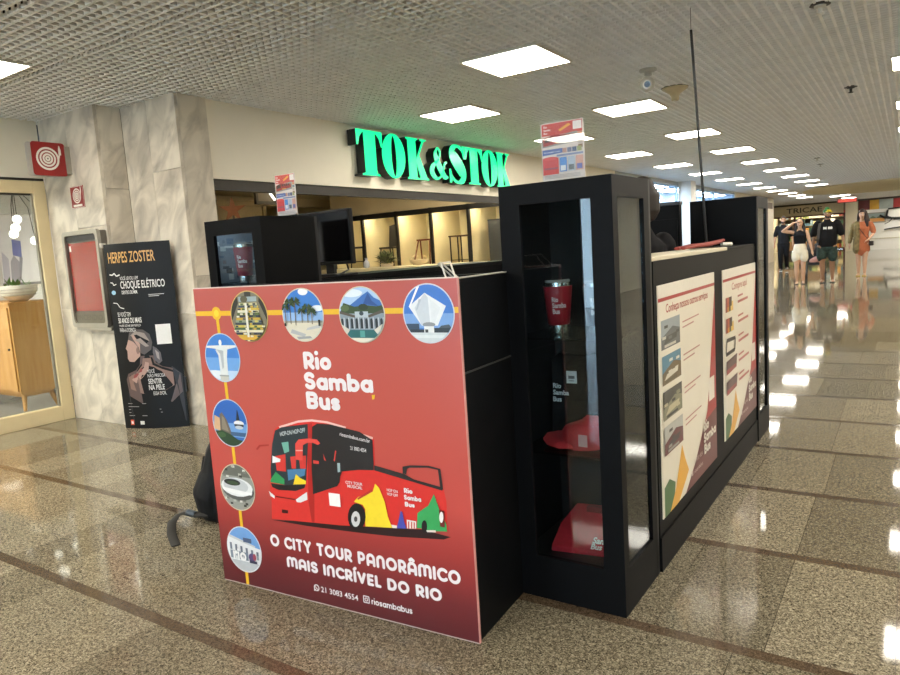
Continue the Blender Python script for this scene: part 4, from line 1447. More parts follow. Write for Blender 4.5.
# things seen left of the kiosk's display box
sr = thing('star_ornament', 'brown wooden star ornament on a stick inside the shop', 'ornament', (-7.0, 5.80, 1.55))
star = []
for k in range(10):
    r_ = 0.17 if k % 2 == 0 else 0.06
    a = math.pi / 2 + math.pi * k / 5
    star.append((r_ * math.cos(a) * 0.7, r_ * math.cos(a) * 0.7, 0.45 + r_ * math.sin(a)))
MB().ext(star, (0.02, -0.02, 0)).build('star', mat('7a4a2a', 0.6, 0, 0.15, 15), sr)
MB().tube([(0, 0, 0.0), (0, 0, 0.40)], 0.014, 8).build('stick', mat('3a2a1c', 0.6), sr)
boxpart('base', (-0.08, 0.08, -0.08, 0.08, -0.03, 0.0), mat('3a2a1c', 0.6), sr)
tw = thing('tall_shelf', 'tall brown shelf unit carrying the star ornament', 'shelf', (-7.0, 5.80, 0))
boxpart('body', (-0.3, 0.3, -0.5, 0.5, 0.0, 1.49), mat('8a7c62', 0.6), tw)
boxpart('top', (-0.31, 0.31, -0.51, 0.51, 1.49, 1.52), mat('76694f', 0.6), tw)
hf = thing('hanging_frame', 'dark hanging frame with a white tube lamp inside the shop', 'hanging frame', (-7.0, 6.36, 2.10))
for b_ in ((-0.02, 0.02, -0.19, 0.19, 0.26, 0.30), (-0.02, 0.02, -0.19, 0.19, -0.02, 0.02), (-0.02, 0.02, -0.19, -0.15, 0.0, 0.28), (-0.02, 0.02, 0.15, 0.19, 0.0, 0.28)):
    boxpart('bar', b_, mat('3b352a', 0.5), hf)
boxpart('backing', (-0.03, -0.02, -0.17, 0.17, 0.0, 0.28), mat('6a604c', 0.6), hf)
MB().tube([(0.03, -0.08, 0.27), (0.03, 0.12, 0.04)], 0.016, 8).build('tube_lamp', lamp_mat((1, 0.95, 0.85), 2.0, 'tube_glow'), hf)
for y in (-0.15, 0.15):
    boxpart('hanger', (-0.005, 0.005, y - 0.005, y + 0.005, 0.30, 0.32), DARK_STEEL, hf)
dp = thing('door_portal', 'beige door surround on the shop back wall', 'door frame', (-8.6, 7.2, 0))
boxpart('post', (-0.05, 0.05, -0.55, -0.48, 0, 2.3), mat('9a8c70', 0.6), dp)
boxpart('post', (-0.05, 0.05, 0.48, 0.55, 0, 2.3), mat('9a8c70', 0.6), dp)
boxpart('head', (-0.05, 0.05, -0.55, 0.55, 2.22, 2.30), mat('9a8c70', 0.6), dp)
boxpart('leaf', (-0.02, 0.02, -0.48, 0.48, 0, 2.22), mat('a5987c', 0.6), dp)

# ================================================================== the kiosk
LAM = mat('0a0b0d', 0.5, 0, 0.10, 14, 0.10)           # black laminate
LAM_IN = mat('0b0b0c', 0.5, 0, 0.10, 14)
CAB_GLASS = glass('e6eef0', 1.0)
TILT = math.radians(-0.5)
KW, KD, KH, KT = 0.422, 0.385, 1.53, 0.018
WX0, WX1, WZ0, WZ1 = 0.058, 0.327, 0.165, 1.46
SY0, SY1 = 0.046, 0.312

def display_cabinet(label, loc, w=KW, d=KD, front=True, right=True, rot=TILT, shelves=(0.985, 0.56), wx=WX0):
    t = thing('display_cabinet', label, 'display cabinet', loc, rot, 'corner display cabinets of the kiosk')
    if front:
        fp = MB().frame(0, w, 0, KH, 0, KT, wx, wx + 0.266, WZ0, WZ1).build('front_panel', LAM, t)
        boxpart('glass_pane', (wx, wx + 0.266, 0.010, 0.014, WZ0, WZ1), CAB_GLASS, fp)
    else:
        boxpart('front_panel', (0, w, 0, KT, 0, KH), LAM, t)
    if right:
        sp_ = MB().frame_y(KT, d - KT, 0, KH, w - KT, w, SY0, SY1, WZ0, WZ1).build('side_panel', LAM, t)
        boxpart('glass_pane', (w - 0.012, w - 0.008, SY0, SY1, WZ0, WZ1), CAB_GLASS, sp_)
    else:
        boxpart('side_panel', (w - KT, w, KT, d - KT, 0, KH), LAM, t)
    boxpart('side_panel', (0, KT, KT, d - KT, 0, KH), LAM, t)
    boxpart('back_panel', (0, w, d - KT, d, 0, KH), LAM_IN, t)
    boxpart('top_panel', (KT, w - KT, KT, d - KT, KH - KT, KH), LAM, t)
    boxpart('base_panel', (KT, w - KT, KT, d - KT, WZ0 - 0.02, WZ0), LAM_IN, t)
    for z in shelves:
        boxpart('glass_shelf', (KT + 0.002, w - KT - 0.002, KT + 0.01, d - KT - 0.002, z - 0.008, z), glass('c8d4d2', 0.8), t)
    return t

CF = (-1.225, 2.2, 0.0)
display_cabinet('tall black display cabinet with tumblers and red cap at the near right corner', CF, wx=0.080)
lc_ = display_cabinet('black display cabinet rising behind the left end of the red counter', (-2.83, 2.165, 0), 0.385, 0.37, True, False, math.radians(1.0), (1.23, 0.8))
boxpart('added_led_strip', (0.06, 0.32, 0.03, 0.045, KH - 0.028, KH - KT - 0.001), lamp_mat((0.75, 0.88, 1.0), 14.0, 'added_led_glow'), lc_)  # unseen strip added to brighten the inside of this cabinet
display_cabinet('black display cabinet at the far right end of the kiosk', (-1.163, 4.578, 0), 0.395, 0.385, False, True)

# ---- right-hand counter with two posters
ct = thing('poster_counter', 'long black counter with two white posters on its outer side', 'counter', (-0.797, 2.588, 0), TILT)
CL, CHT = 1.985, 1.228
boxpart('outer_panel', (-0.02, 0.0, 0, CL, 0, CHT), LAM, ct)
boxpart('inner_panel', (-0.20, -0.18, 0, CL, 0, CHT), LAM, ct)
boxpart('end_panel', (-0.18, -0.02, 0, 0.02, 0, CHT), LAM, ct)
boxpart('end_panel', (-0.18, -0.02, CL - 0.02, CL, 0, CHT), LAM, ct)
boxpart('worktop', (-0.21, -0.002, 0, 1.25, CHT, CHT + 0.018), mat('cdc4ac', 0.35, 0, 0.03, 5), ct, 0.003)
boxpart('dark_worktop', (-0.21, -0.002, 1.252, CL, CHT, CHT + 0.016), LAM, ct, 0.003)
boxpart('plinth', (-0.001, 0.006, 0, CL, 0, 0.14), LAM, ct)

def photo_tile(p, u0, u1, v0, v1, k):
    sets = [('8d979c', '5a5f62', '3c3f3a', 'b9b6aa'), ('4f7f96', '6a5a3c', 'c9c6b8', '57503a'), ('3a3a34', '7a7a62', 'b0a888', '2c2a26'), ('a9aaa4', '5a1f22', '2a2828', '8d8f88')]
    a, b, c, d = sets[k % 4]
    p.rect(a, u0, u1, v0, v1)
    w, h = u1 - u0, v1 - v0
    p.poly(b, [(u0, v0), (u1, v0), (u1, v0 + h * 0.55), (u0 + w * 0.6, v0 + h * 0.7), (u0, v0 + h * 0.4)])
    p.poly(c, [(u0 + w * 0.1, v0 + h * 0.15), (u0 + w * 0.8, v0 + h * 0.25), (u0 + w * 0.85, v0 + h * 0.45), (u0 + w * 0.3, v0 + h * 0.42)])
    for j in range(5):
        x, y = u0 + w * rnd.uniform(0, 0.8), v0 + h * rnd.uniform(0.05, 0.8)
        p.rect((b, c, d)[j % 3], x, x + w * 0.18, y, y + h * 0.1)
    p.rect(d, u0 + w * 0.15, u0 + w * 0.75, v0 + h * 0.05, v0 + h * 0.14)

POSTER_W = mat('d9d3c2', 0.3, 0, 0.02, 3)
def poster(y0, y1, z0, z1, label, kind):
    w, h = y1 - y0, z1 - z0
    b = boxpart('poster', (0.0, 0.004, y0, y1, z0, z1), POSTER_W, ct)
    b['label'] = label
    P_ = lambda: Print((0.004, y0, z0), (0, 1, 0), (0, 0, 1), 0.0006, 0.00012)
    rd, dk_ = '9e1f1c', '5e1a1a'
    p = P_()
    p.rect('d6d2c6', 0.0, w, h * 0.945, h)
    p.line(pr(rd), [(0, h * 0.938), (w, h * 0.938)], 0.014)
    p.poly(rd, [(w, h * 0.92), (w * 0.97, h * 0.82), (w * 0.86, h * 0.45), (w * 0.80, h * 0.30), (w * 0.56, h * 0.10), (w * 0.36, 0), (w, 0)])
    p.poly(dk_, [(w, h * 0.28), (w * 0.80, h * 0.26), (w * 0.70, h * 0.22), (w * 0.56, h * 0.11), (w * 0.36, 0), (w, 0)])
    p.poly('35602f', [(0.02, 0.0), (0.02, h * 0.13), (w * 0.10, h * 0.15), (w * 0.19, h * 0.11), (w * 0.16, 0)])
    p.poly('d9a12a', [(w * 0.10, 0), (w * 0.20, h * 0.08), (w * 0.31, h * 0.25), (w * 0.36, h * 0.17), (w * 0.42, h * 0.10), (w * 0.24, 0)])
    p.rect('d8d2c4', w * 0.84, w * 0.96, h * 0.34, h * 0.46)
    p.build('poster_artwork', b)
    p = P_()
    if kind == 0:
        p.text(pr(rd), 'Conheça nossos outros serviços', w * 0.11, h * 0.878, h * 0.036, w * 0.74, 0.01)
        for k in range(4):
            v = h * (0.725 - 0.152 * k)
            photo_tile(p, w * 0.03, w * 0.32, v, v + h * 0.125, k)
            for j in range(2):
                p.line(pr('b7847c'), [(w * 0.36, v + h * (0.085 - 0.025 * j)), (w * (0.66 - 0.1 * j), v + h * (0.09 - 0.025 * j))], 0.006)
    else:
        p.text(pr('b2635c'), 'Compre aqui', w * 0.24, h * 0.87, h * 0.042, w * 0.46, 0.006)
        for k in range(5):
            v = h * (0.75 - 0.122 * k)
            u0 = w * 0.05
            if k < 2:
                for j, cx in enumerate(('8a2a22', 'c98a2c', '4a4a2a', 'd9b04a', '7a1f1c', 'b5502c', '3a2a22')):
                    x = u0 + w * 0.045 * (j % 4) + 0.01
                    p.rect(cx, x, x + w * 0.075, v + h * 0.03 * (j // 4), v + h * (0.055 + 0.03 * (j // 4)))
            elif k == 2:
                p.line(pr('2a2724'), [(u0, v), (u0 + w * 0.24, v), (u0 + w * 0.26, v + h * 0.07), (u0 + 0.02, v + h * 0.08), (u0, v + 0.01)], 0.02)
            else:
                p.poly('4a2a28', [(u0, v), (u0 + w * 0.28, v + h * 0.01), (u0 + w * 0.3, v + h * 0.09), (u0, v + h * 0.08)])
                p.poly('8a2a24', [(u0, v), (u0 + w * 0.28, v + h * 0.01), (u0 + w * 0.27, v + h * 0.035), (u0, v + h * 0.03)])
            p.line(pr('b2635c'), [(w * 0.40, v + h * 0.07), (w * 0.56, v + h * 0.072)], 0.010)
            p.line(pr('b2635c'), [(w * 0.40, v + h * 0.035), (w * 0.72, v + h * 0.038)], 0.014)
    p.build('poster_lettering', b)
    p = P_()
    p.h += 0.004
    word_logo(p, pr('d8d4c8'), w * 0.70, h * 0.095, w * 0.26)
    p.build('wordmark', b)
    p = P_()
    p.h += 0.004
    p.ring(pr('d8d4c8'), w * 0.47, h * 0.115, 0.009, 0.013)
    p.text(pr('c9b8ae'), '21 3083 4554', w * 0.50, h * 0.105, h * 0.02, w * 0.17)
    p.rect('c9b8ae', w * 0.455, w * 0.48, h * 0.055, h * 0.08)
    p.text(pr('c9b8ae'), 'riosambabus', w * 0.50, h * 0.055, h * 0.02, w * 0.17)
    p.build('contact_lines', b)
poster(0.035, 0.925, 0.205, 1.133, 'white poster titled Conheça nossos outros serviços', 0)
poster(1.105, 1.965, 0.235, 1.130, 'white poster with small product pictures on the far half', 1)

# ---- the rest of the black enclosure
lc = thing('side_counter', 'plain black counter along the shop side of the kiosk', 'counter', (-2.83, 2.55, 0))
boxpart('body', (0.0, 0.34, 0.0, 2.02, 0.0, 1.20), LAM, lc)
boxpart('worktop', (0.0, 0.35, 0.0, 2.02, 1.20, 1.225), LAM, lc, 0.003)
bk = thing('back_counter', 'plain black counter closing the far side of the kiosk', 'counter', (-2.45, 4.58, 0))
boxpart('body', (0.0, 1.27, 0.0, 0.36, 0.0, 1.20), LAM, bk)
boxpart('worktop', (0.0, 1.27, -0.01, 0.37, 1.20, 1.225), LAM, bk, 0.003)
sc_ = thing('storage_cabinet', 'matt black storage cabinet behind the attendant', 'cabinet', (-1.585, 4.15, 0))
boxpart('body', (0.0, 0.47, 0.0, 0.05, 0.0, 1.50), LAM, sc_)
boxpart('top', (-0.005, 0.475, -0.005, 0.055, 1.50, 1.52), mat('25262a', 0.35), sc_, 0.003)
boxpart('door', (0.01, 0.46, -0.016, 0.0, 0.05, 1.42), LAM, sc_, 0.003)

# ---- red counter with the printed front
RA = math.radians(3.7294)
RW_, RH_, RD_ = 1.2146, 1.23, 0.376
rc = thing('promotion_counter', 'counter with large red printed front showing a tour bus', 'counter', (-2.394, 1.745, 0), RA)
boxpart('lower_body', (0.004, RW_ - 0.004, 0.012, RD_, 0.0, 0.918), LAM, rc)
MB().box(0.004, 0.02, 0.012, RD_, 0.922, RH_ - 0.004).box(RW_ - 0.02, RW_ - 0.004, 0.012, RD_, 0.922, RH_ - 0.004).box(0.02, RW_ - 0.02, RD_ - 0.016, RD_, 0.922, RH_ - 0.004).box(0.02, RW_ - 0.02, 0.012, 0.03, 0.922, RH_ - 0.004).build('upper_body', LAM, rc)
boxpart('well_floor', (0.02, RW_ - 0.02, 0.03, RD_ - 0.016, 1.10, 1.115), LAM_IN, rc)
boxpart('seam_trim', (0.006, RW_ - 0.002, 0.012, RD_, 0.917, 0.923), mat('4a4844', 0.3, 0.5), rc)
boxpart('top_edge', (RW_ - 0.022, RW_ - 0.002, 0.012, RD_, RH_ - 0.004, RH_), mat('a09a90', 0.4), rc)
REDP = vramp([(0.0, '572026'), (0.12, '6e272c'), (0.30, 'a33937'), (0.46, 'c34e47'), (0.80, 'bf554b'), (1.23, 'bb5a52')], 0.28)
fp = boxpart('front_panel', (0.0, RW_, 0.0, 0.012, 0.0, RH_), REDP, rc)
boxpart('panel_edge', (0.0, RW_, 0.0, 0.012, RH_, RH_ + 0.004), mat('d9c9c2', 0.4), fp)
boxpart('panel_edge', (RW_, RW_ + 0.002, 0.0, 0.012, 0.0, RH_), mat('c98f88', 0.4), fp)
boxpart('panel_edge', (0.0, RW_, -0.001, 0.012, 0.0, 0.003), mat('b9aaa4', 0.4), fp)

def RP():
    return Print((0, 0, 0), (1, 0, 0), (0, 0, 1), 0.0006, 0.00012)
YEL = pr('e9b92c')
WHT = pr('ece6e8')
p = RP()
p.line(YEL, [(0.0, 1.131), (RW_, 1.129)], 0.019)
p.line(YEL, [(0.121, 1.131), (0.129, 0.954), (0.133, 0.688), (0.136, 0.42), (0.137, 0.155), (0.137, 0.004)], 0.016)
p.ell(YEL, 0.121, 1.131, 0.026)
p.ell('f0d63a', 0.121, 1.131, 0.014)
p.build('route_line', fp)

def medallion(cu, cv, r, rim, shapes, name='photo_medallion'):
    p = RP()
    p.h = 0.0018
    p.ell(rim, cu, cv, r, r, 40)
    ri = r * 0.955
    for c, pts in shapes:
        q = clip_disc([(cu + a * ri, cv + b * ri) for a, b in pts], cu, cv, ri)
        if len(q) >= 3:
            p.poly(c, q)
    p.build(name, fp)

def disc(x, y, rx, ry, n=16):
    return [(x + rx * math.cos(6.2832 * k / n), y + ry * math.sin(6.2832 * k / n)) for k in range(n)]
FULL = [(-1, -1), (1, -1), (1, 1), (-1, 1)]
def R4(a, b, c, d):
    return [(a, c), (b, c), (b, d), (a, d)]
MR = 0.0985
# tiled stairway
sh = [('7f7a66', FULL), ('2d2c26', [(-1, -0.2), (-0.55, 0.55), (-0.6, 1), (-1, 1)]), ('2d2c26', [(1, -0.2), (0.6, 0.6), (0.7, 1), (1, 1)]), ('9fb0b4', R4(-0.5, 0.5, 0.6, 0.8)), ('3a3b34', R4(-0.15, 0.2, 0.8, 1)), ('5d5a44', disc(-0.2, 0.7, 0.2, 0.14))]
bc = ['cfc99a', '3f4a5e', 'd7b84a', 'e2e0cc', '5a6b3a', '2f3546', 'c9a53c', '8f9a86', '39424e', 'd2c05a', '46623c', 'dfdac0', '2c3444', 'd0aa40', '7c7a52', '3b4656']
for k, c in enumerate(bc):
    y = 0.55 - k * 0.1
    wd = 0.5 + k * 0.03
    sh.append((c, R4(-wd, wd, y - 0.1, y)))
    for j in range(5):
        x = -wd + 2 * wd * rnd.random()
        sh.append((bc[(k * 3 + j * 5) % len(bc)], R4(x, x + 0.16, y - 0.09, y - 0.02)))
sh += [('e4e2d2', R4(-0.06, 0.06, -1, 0.55)), ('d9a93c', R4(-0.6, 0.6, -0.96, -0.84))]
medallion(0.298, 1.118, MR, pr('cfb26a'), sh)
# palm promenade
sh = [('3f7fd0', FULL), ('8fb6e6', R4(-1, 1, -0.35, 0.1)), ('f2f4f6', disc(0.1, 0.9, 0.25, 0.14)), ('e8eef2', disc(0.75, 0.25, 0.3, 0.12)), ('dcd6c2', R4(-1, 1, -1, -0.25)), ('a8a89e', R4(-1, 1, -0.3, -0.22)), ('b4b7b8', [(-0.6, -0.55), (0.1, -0.75), (0.0, -0.85), (-0.7, -0.7)]), ('c0c2c2', [(0.2, -0.5), (0.9, -0.35), (0.8, -0.5), (0.1, -0.6)]), ('9da0a2', [(-0.3, -0.95), (0.4, -0.9), (0.3, -0.82), (-0.4, -0.85)])]
def palm(x, yb, yt, s):
    out = [('6b5a44', [(x - 0.02, yb), (x + 0.02, yb), (x + 0.03, yt), (x - 0.01, yt)])]
    for k in range(9):
        a = math.pi * (k / 8.0) * 1.3 - 0.5
        tip = (x + s * math.cos(a), yt + s * 0.75 * math.sin(a) - 0.05)
        out.append((('2a3d22', '3c5230')[k % 2], [(x, yt + 0.03), (x + 0.5 * s * math.cos(a) + 0.02, yt + s * 0.5 * math.sin(a) + 0.07), tip, (x + 0.45 * s * math.cos(a), yt + s * 0.3 * math.sin(a) - 0.06)]))
    return out
for a in ((-0.62, -0.35, 0.45, 0.34), (-0.36, -0.4, 0.5, 0.34), (-0.02, -0.3, 0.15, 0.22), (0.28, -0.3, 0.25, 0.3), (0.5, -0.35, 0.12, 0.26), (-0.82, -0.3, 0.3, 0.22)):
    sh += palm(*a)
sh += [('1e2220', R4(-0.9, -0.8, -0.42, -0.3)), ('1e2220', R4(0.82, 0.92, -0.42, -0.18))]
medallion(0.568, 1.120, MR, pr('d8d2c0'), sh)
# arcaded house below a blue peak
sh = [('a9c8ea', FULL), ('e3edf6', disc(-0.4, 0.8, 0.5, 0.15)), ('3f6fb8', [(-0.6, 0.3), (0.1, 0.72), (0.35, 0.85), (0.6, 0.62), (1, 0.45), (1, 0.1), (-0.6, 0.1)]), ('2d5596', [(0.1, 0.4), (0.35, 0.8), (0.5, 0.5), (0.8, 0.3)]), ('3a4f33', [(-1, 0.05), (-0.8, 0.45), (-0.3, 0.3), (0.2, 0.35), (0.7, 0.3), (1, 0.35), (1, -0.1), (-1, -0.1)]), ('566b42', disc(-0.75, 0.25, 0.2, 0.12)), ('2c3b28', disc(0.1, 0.28, 0.22, 0.12)),
      ('8d9ba6', R4(-1, 1, -0.55, 0.05)), ('5a5248', [(-1, 0.15), (-0.3, -0.02), (0.3, -0.02), (1, 0.2), (1, 0.08), (0.35, -0.1), (-0.35, -0.1), (-1, 0.05)]), ('b8c4cc', R4(-0.3, 0.3, -0.1, 0.12)), ('3b4a52', disc(0, 0.05, 0.1, 0.08))]
for k in range(9):
    x = -0.9 + k * 0.225
    sh.append(('2b333a', R4(x - 0.06, x + 0.05, -0.5, -0.2)))
    sh.append(('2b333a', disc(x - 0.005, -0.2, 0.055, 0.07)))
    sh.append(('dfe6ea', R4(x + 0.07, x + 0.1, -0.52, -0.1)))
sh += [('2f6a6c', [(-0.55, -0.55), (0.55, -0.55), (0.8, -0.85), (-0.8, -0.85)]), ('57a09a', R4(-0.1, 0.12, -0.82, -0.58)), ('e3ddcc', R4(-1, 1, -1, -0.85)), ('d6d2c6', [(-1, -0.3), (-0.55, -0.55), (-0.8, -0.85), (-1, -0.85)]), ('d6d2c6', [(1, -0.3), (0.55, -0.55), (0.8, -0.85), (1, -0.85)])]
medallion(0.834, 1.118, MR, pr('d6cdb6'), sh)
# white angular building
sh = [('3f78cc', FULL), ('7aa4dd', R4(-1, 1, -0.5, 0.0)), ('e6eaee', [(-0.78, 0.25), (-0.1, 0.72), (0.72, 0.25), (0.35, -0.42), (-0.3, -0.42)]), ('f4f5f6', [(-0.78, 0.25), (-0.68, 0.3), (-0.3, 0.95), (-0.38, 0.98)]), ('ccd4dc', [(-0.1, 0.72), (0.02, 0.55), (0.05, -0.35), (-0.3, -0.42), (-0.55, 0.2)]), ('b4c0cc', [(-0.35, 0.5), (-0.25, 0.5), (-0.42, 0.15), (-0.5, 0.1)]), ('dfe4e8', [(0.1, 0.5), (0.5, 0.2), (0.25, -0.3), (0.12, -0.3)]), ('8d9298', disc(0.0, -0.38, 0.26, 0.08)), ('33475e', R4(-1, -0.4, -0.55, -0.35)), ('27323c', R4(-1, -0.2, -0.66, -0.55)), ('2a333a', R4(0.15, 1, -0.66, -0.5)), ('46525a', [(0.4, -0.5), (0.9, -0.5), (0.8, -0.38), (0.5, -0.42)]), ('e4e8ea', R4(-0.2, 0.2, -0.66, -0.44)), ('33383c', R4(-0.16, -0.04, -0.66, -0.55)), ('cfd8dc', R4(-1, 1, -1, -0.66)), ('dfe7ea', R4(-0.7, 0.6, -0.85, -0.75))]
medallion(1.103, 1.119, MR, pr('cfd2dc'), sh)
# pale hilltop statue with open arms
sh = [('3f80cf', FULL), ('6ea3df', R4(-1, 1, -0.6, 0.0)), ('b9d3ee', R4(-1, 1, -1, -0.55)), ('dfe8ee', disc(-0.5, -0.75, 0.5, 0.2)),
      ('dfe3e2', [(-0.92, 0.42), (-0.9, 0.5), (-0.3, 0.52), (0.2, 0.54), (0.86, 0.54), (0.88, 0.46), (0.35, 0.36), (0.28, 0.0), (0.25, -0.75), (-0.2, -0.75), (-0.22, 0.1), (-0.35, 0.38)]),
      ('e9ecea', disc(-0.04, 0.64, 0.09, 0.13)), ('b4bcc0', [(-0.32, 0.36), (0.1, 0.3), (0.05, -0.4), (-0.05, -0.5), (-0.1, 0.15)]), ('c6ccce', [(-0.5, 0.44), (-0.22, 0.2), (-0.22, 0.1), (-0.4, 0.36)]), ('c9c8be', R4(-0.22, 0.28, -1, -0.78)), ('9aa19f', R4(-0.26, 0.3, -0.8, -0.74))]
medallion(0.129, 0.954, MR, pr('bcd0e4'), sh)
# bay with cable car and rock
sh = [('2f66b8', FULL), ('6fa0d8', R4(-1, 1, -0.6, 0.0)), ('d8b088', [(-1, -0.3), (-0.9, 0.3), (-0.6, 0.2), (-0.55, -0.4)]), ('6a6258', [(-0.62, -0.45), (-0.58, 0.35), (-0.42, 0.45), (-0.15, 0.1), (0.1, -0.55)]), ('8d8272', [(-0.5, -0.3), (-0.45, 0.3), (-0.3, 0.2), (-0.1, -0.4)]), ('3f5f86', R4(0.0, 1, -0.55, -0.38)), ('2a4630', [(-1, -0.4), (-0.5, -0.35), (0, -0.5), (0.4, -0.7), (1, -0.75), (1, -1), (-1, -1)]), ('3f5f3a', disc(-0.55, -0.55, 0.25, 0.12)),
      ('232f3c', [(0.5, 0.6), (0.54, 0.6), (0.62, 0.12), (0.4, 0.12)]), ('e6e9ec', disc(0.55, 0.02, 0.3, 0.12)), ('26303c', R4(0.28, 0.82, -0.12, -0.02)), ('c3ccd4', disc(0.55, -0.16, 0.24, 0.08))]
medallion(0.132, 0.688, MR, pr('c4cfdd'), sh)
# oval stadium
sh = [('9a9c94', FULL), ('6a6c64', R4(-1, 1, 0.5, 1))]
for j in range(26):
    x, y = rnd.uniform(-1, 1), rnd.choice((rnd.uniform(0.4, 1), rnd.uniform(-1, -0.45)))
    sh.append((('d6d6ce', '3a3c38', '7a7c72', 'b9bab0')[j % 4], R4(x, x + 0.16, y, y + 0.1)))
sh += [('5a5c5a', disc(0.05, -0.12, 0.95, 0.45)), ('e4e6e6', disc(0.0, 0.02, 0.95, 0.42)), ('c4c8ca', disc(-0.05, 0.08, 0.75, 0.32)), ('2b2e2e', disc(-0.25, 0.22, 0.5, 0.15)), ('3f5238', disc(-0.22, 0.19, 0.36, 0.08)), ('f0f0f0', [(-0.9, -0.05), (0.9, -0.15), (0.85, -0.25), (0, -0.3), (-0.8, -0.2)])]
medallion(0.136, 0.420, MR, pr('d0c3a8'), sh)
# white museum front with a sign of big letters
sh = [('6f9fd8', FULL), ('e2e4e6', [(-1, 0.55), (0.6, 0.2), (1, 0.15), (1, -1), (-1, -1)]), ('c4c8cc', [(-1, 0.62), (0.7, 0.26), (0.7, 0.18), (-1, 0.5)]), ('4a5a7a', R4(0.0, 0.5, 0.35, 0.55)), ('bcc0c4', R4(-1, 1, -1, -0.55))]
for k in range(6):
    x = -0.85 + k * 0.32
    sh.append(('6c7684', R4(x, x + 0.13, -0.1 - 0.02 * k, 0.22 - 0.04 * k)))
    sh.append(('8f98a4', R4(x, x + 0.13, -0.35, -0.16)))
for k, x in enumerate((-0.72, -0.3, 0.08)):
    sh.append(('7a8796', R4(x - 0.12, x + 0.16, -0.48, -0.12)))
sh += [('5a4a7a', disc(0.45, -0.3, 0.18, 0.2)), ('a04a5a', disc(0.62, -0.25, 0.1, 0.16)), ('3a3f5a', R4(0.3, 0.75, -0.55, -0.42))]
medallion(0.137, 0.155, MR, pr('dcdce0'), sh)
p = RP()
p.h = 0.006
p.text(pr('f2f2f2'), 'rio', 0.075, 0.108, 0.05, 0.075, 0.03)
p.build('letters_in_photo', fp)

# wordmark and slogan
p = RP()
word_logo(p, WHT, 0.546, 0.771, 0.318, 1.0, pr('e9b92c'))
p.build('wordmark', fp)
p = RP()
pen_text(p, WHT, 'O CITY TOUR PANORÂMICO', 0.290, 0.197, 0.050, 0.868, 0.12, 0.10, ('slogan_word', fp))
p.build('slogan_word', fp)
p = RP()
pen_text(p, WHT, 'MAIS INCRÍVEL DO RIO', 0.369, 0.121, 0.046, 0.71, 0.125, 0.10, ('slogan_word', fp))
p.build('slogan_word', fp)
p = RP()
p.ring(WHT, 0.512, 0.062, 0.0095, 0.0135)
p.poly(WHT, [(0.500, 0.058), (0.498, 0.047), (0.509, 0.050)])
p.line(WHT, [(0.506, 0.067), (0.511, 0.060), (0.518, 0.056)], 0.004)
p.text(WHT, '21 3083 4554', 0.534, 0.050, 0.021, 0.178, 0.012)
p.line(WHT, [(0.738, 0.051), (0.763, 0.051), (0.763, 0.076), (0.738, 0.076), (0.738, 0.051)], 0.0035)
p.ring(WHT, 0.7505, 0.0635, 0.0045, 0.0075)
p.ell(WHT, 0.7585, 0.0715, 0.0016)
pen_text(p, WHT, 'riosambabus', 0.774, 0.050, 0.024, 0.178, 0.09, 0.08)
p.build('contact_line', fp)

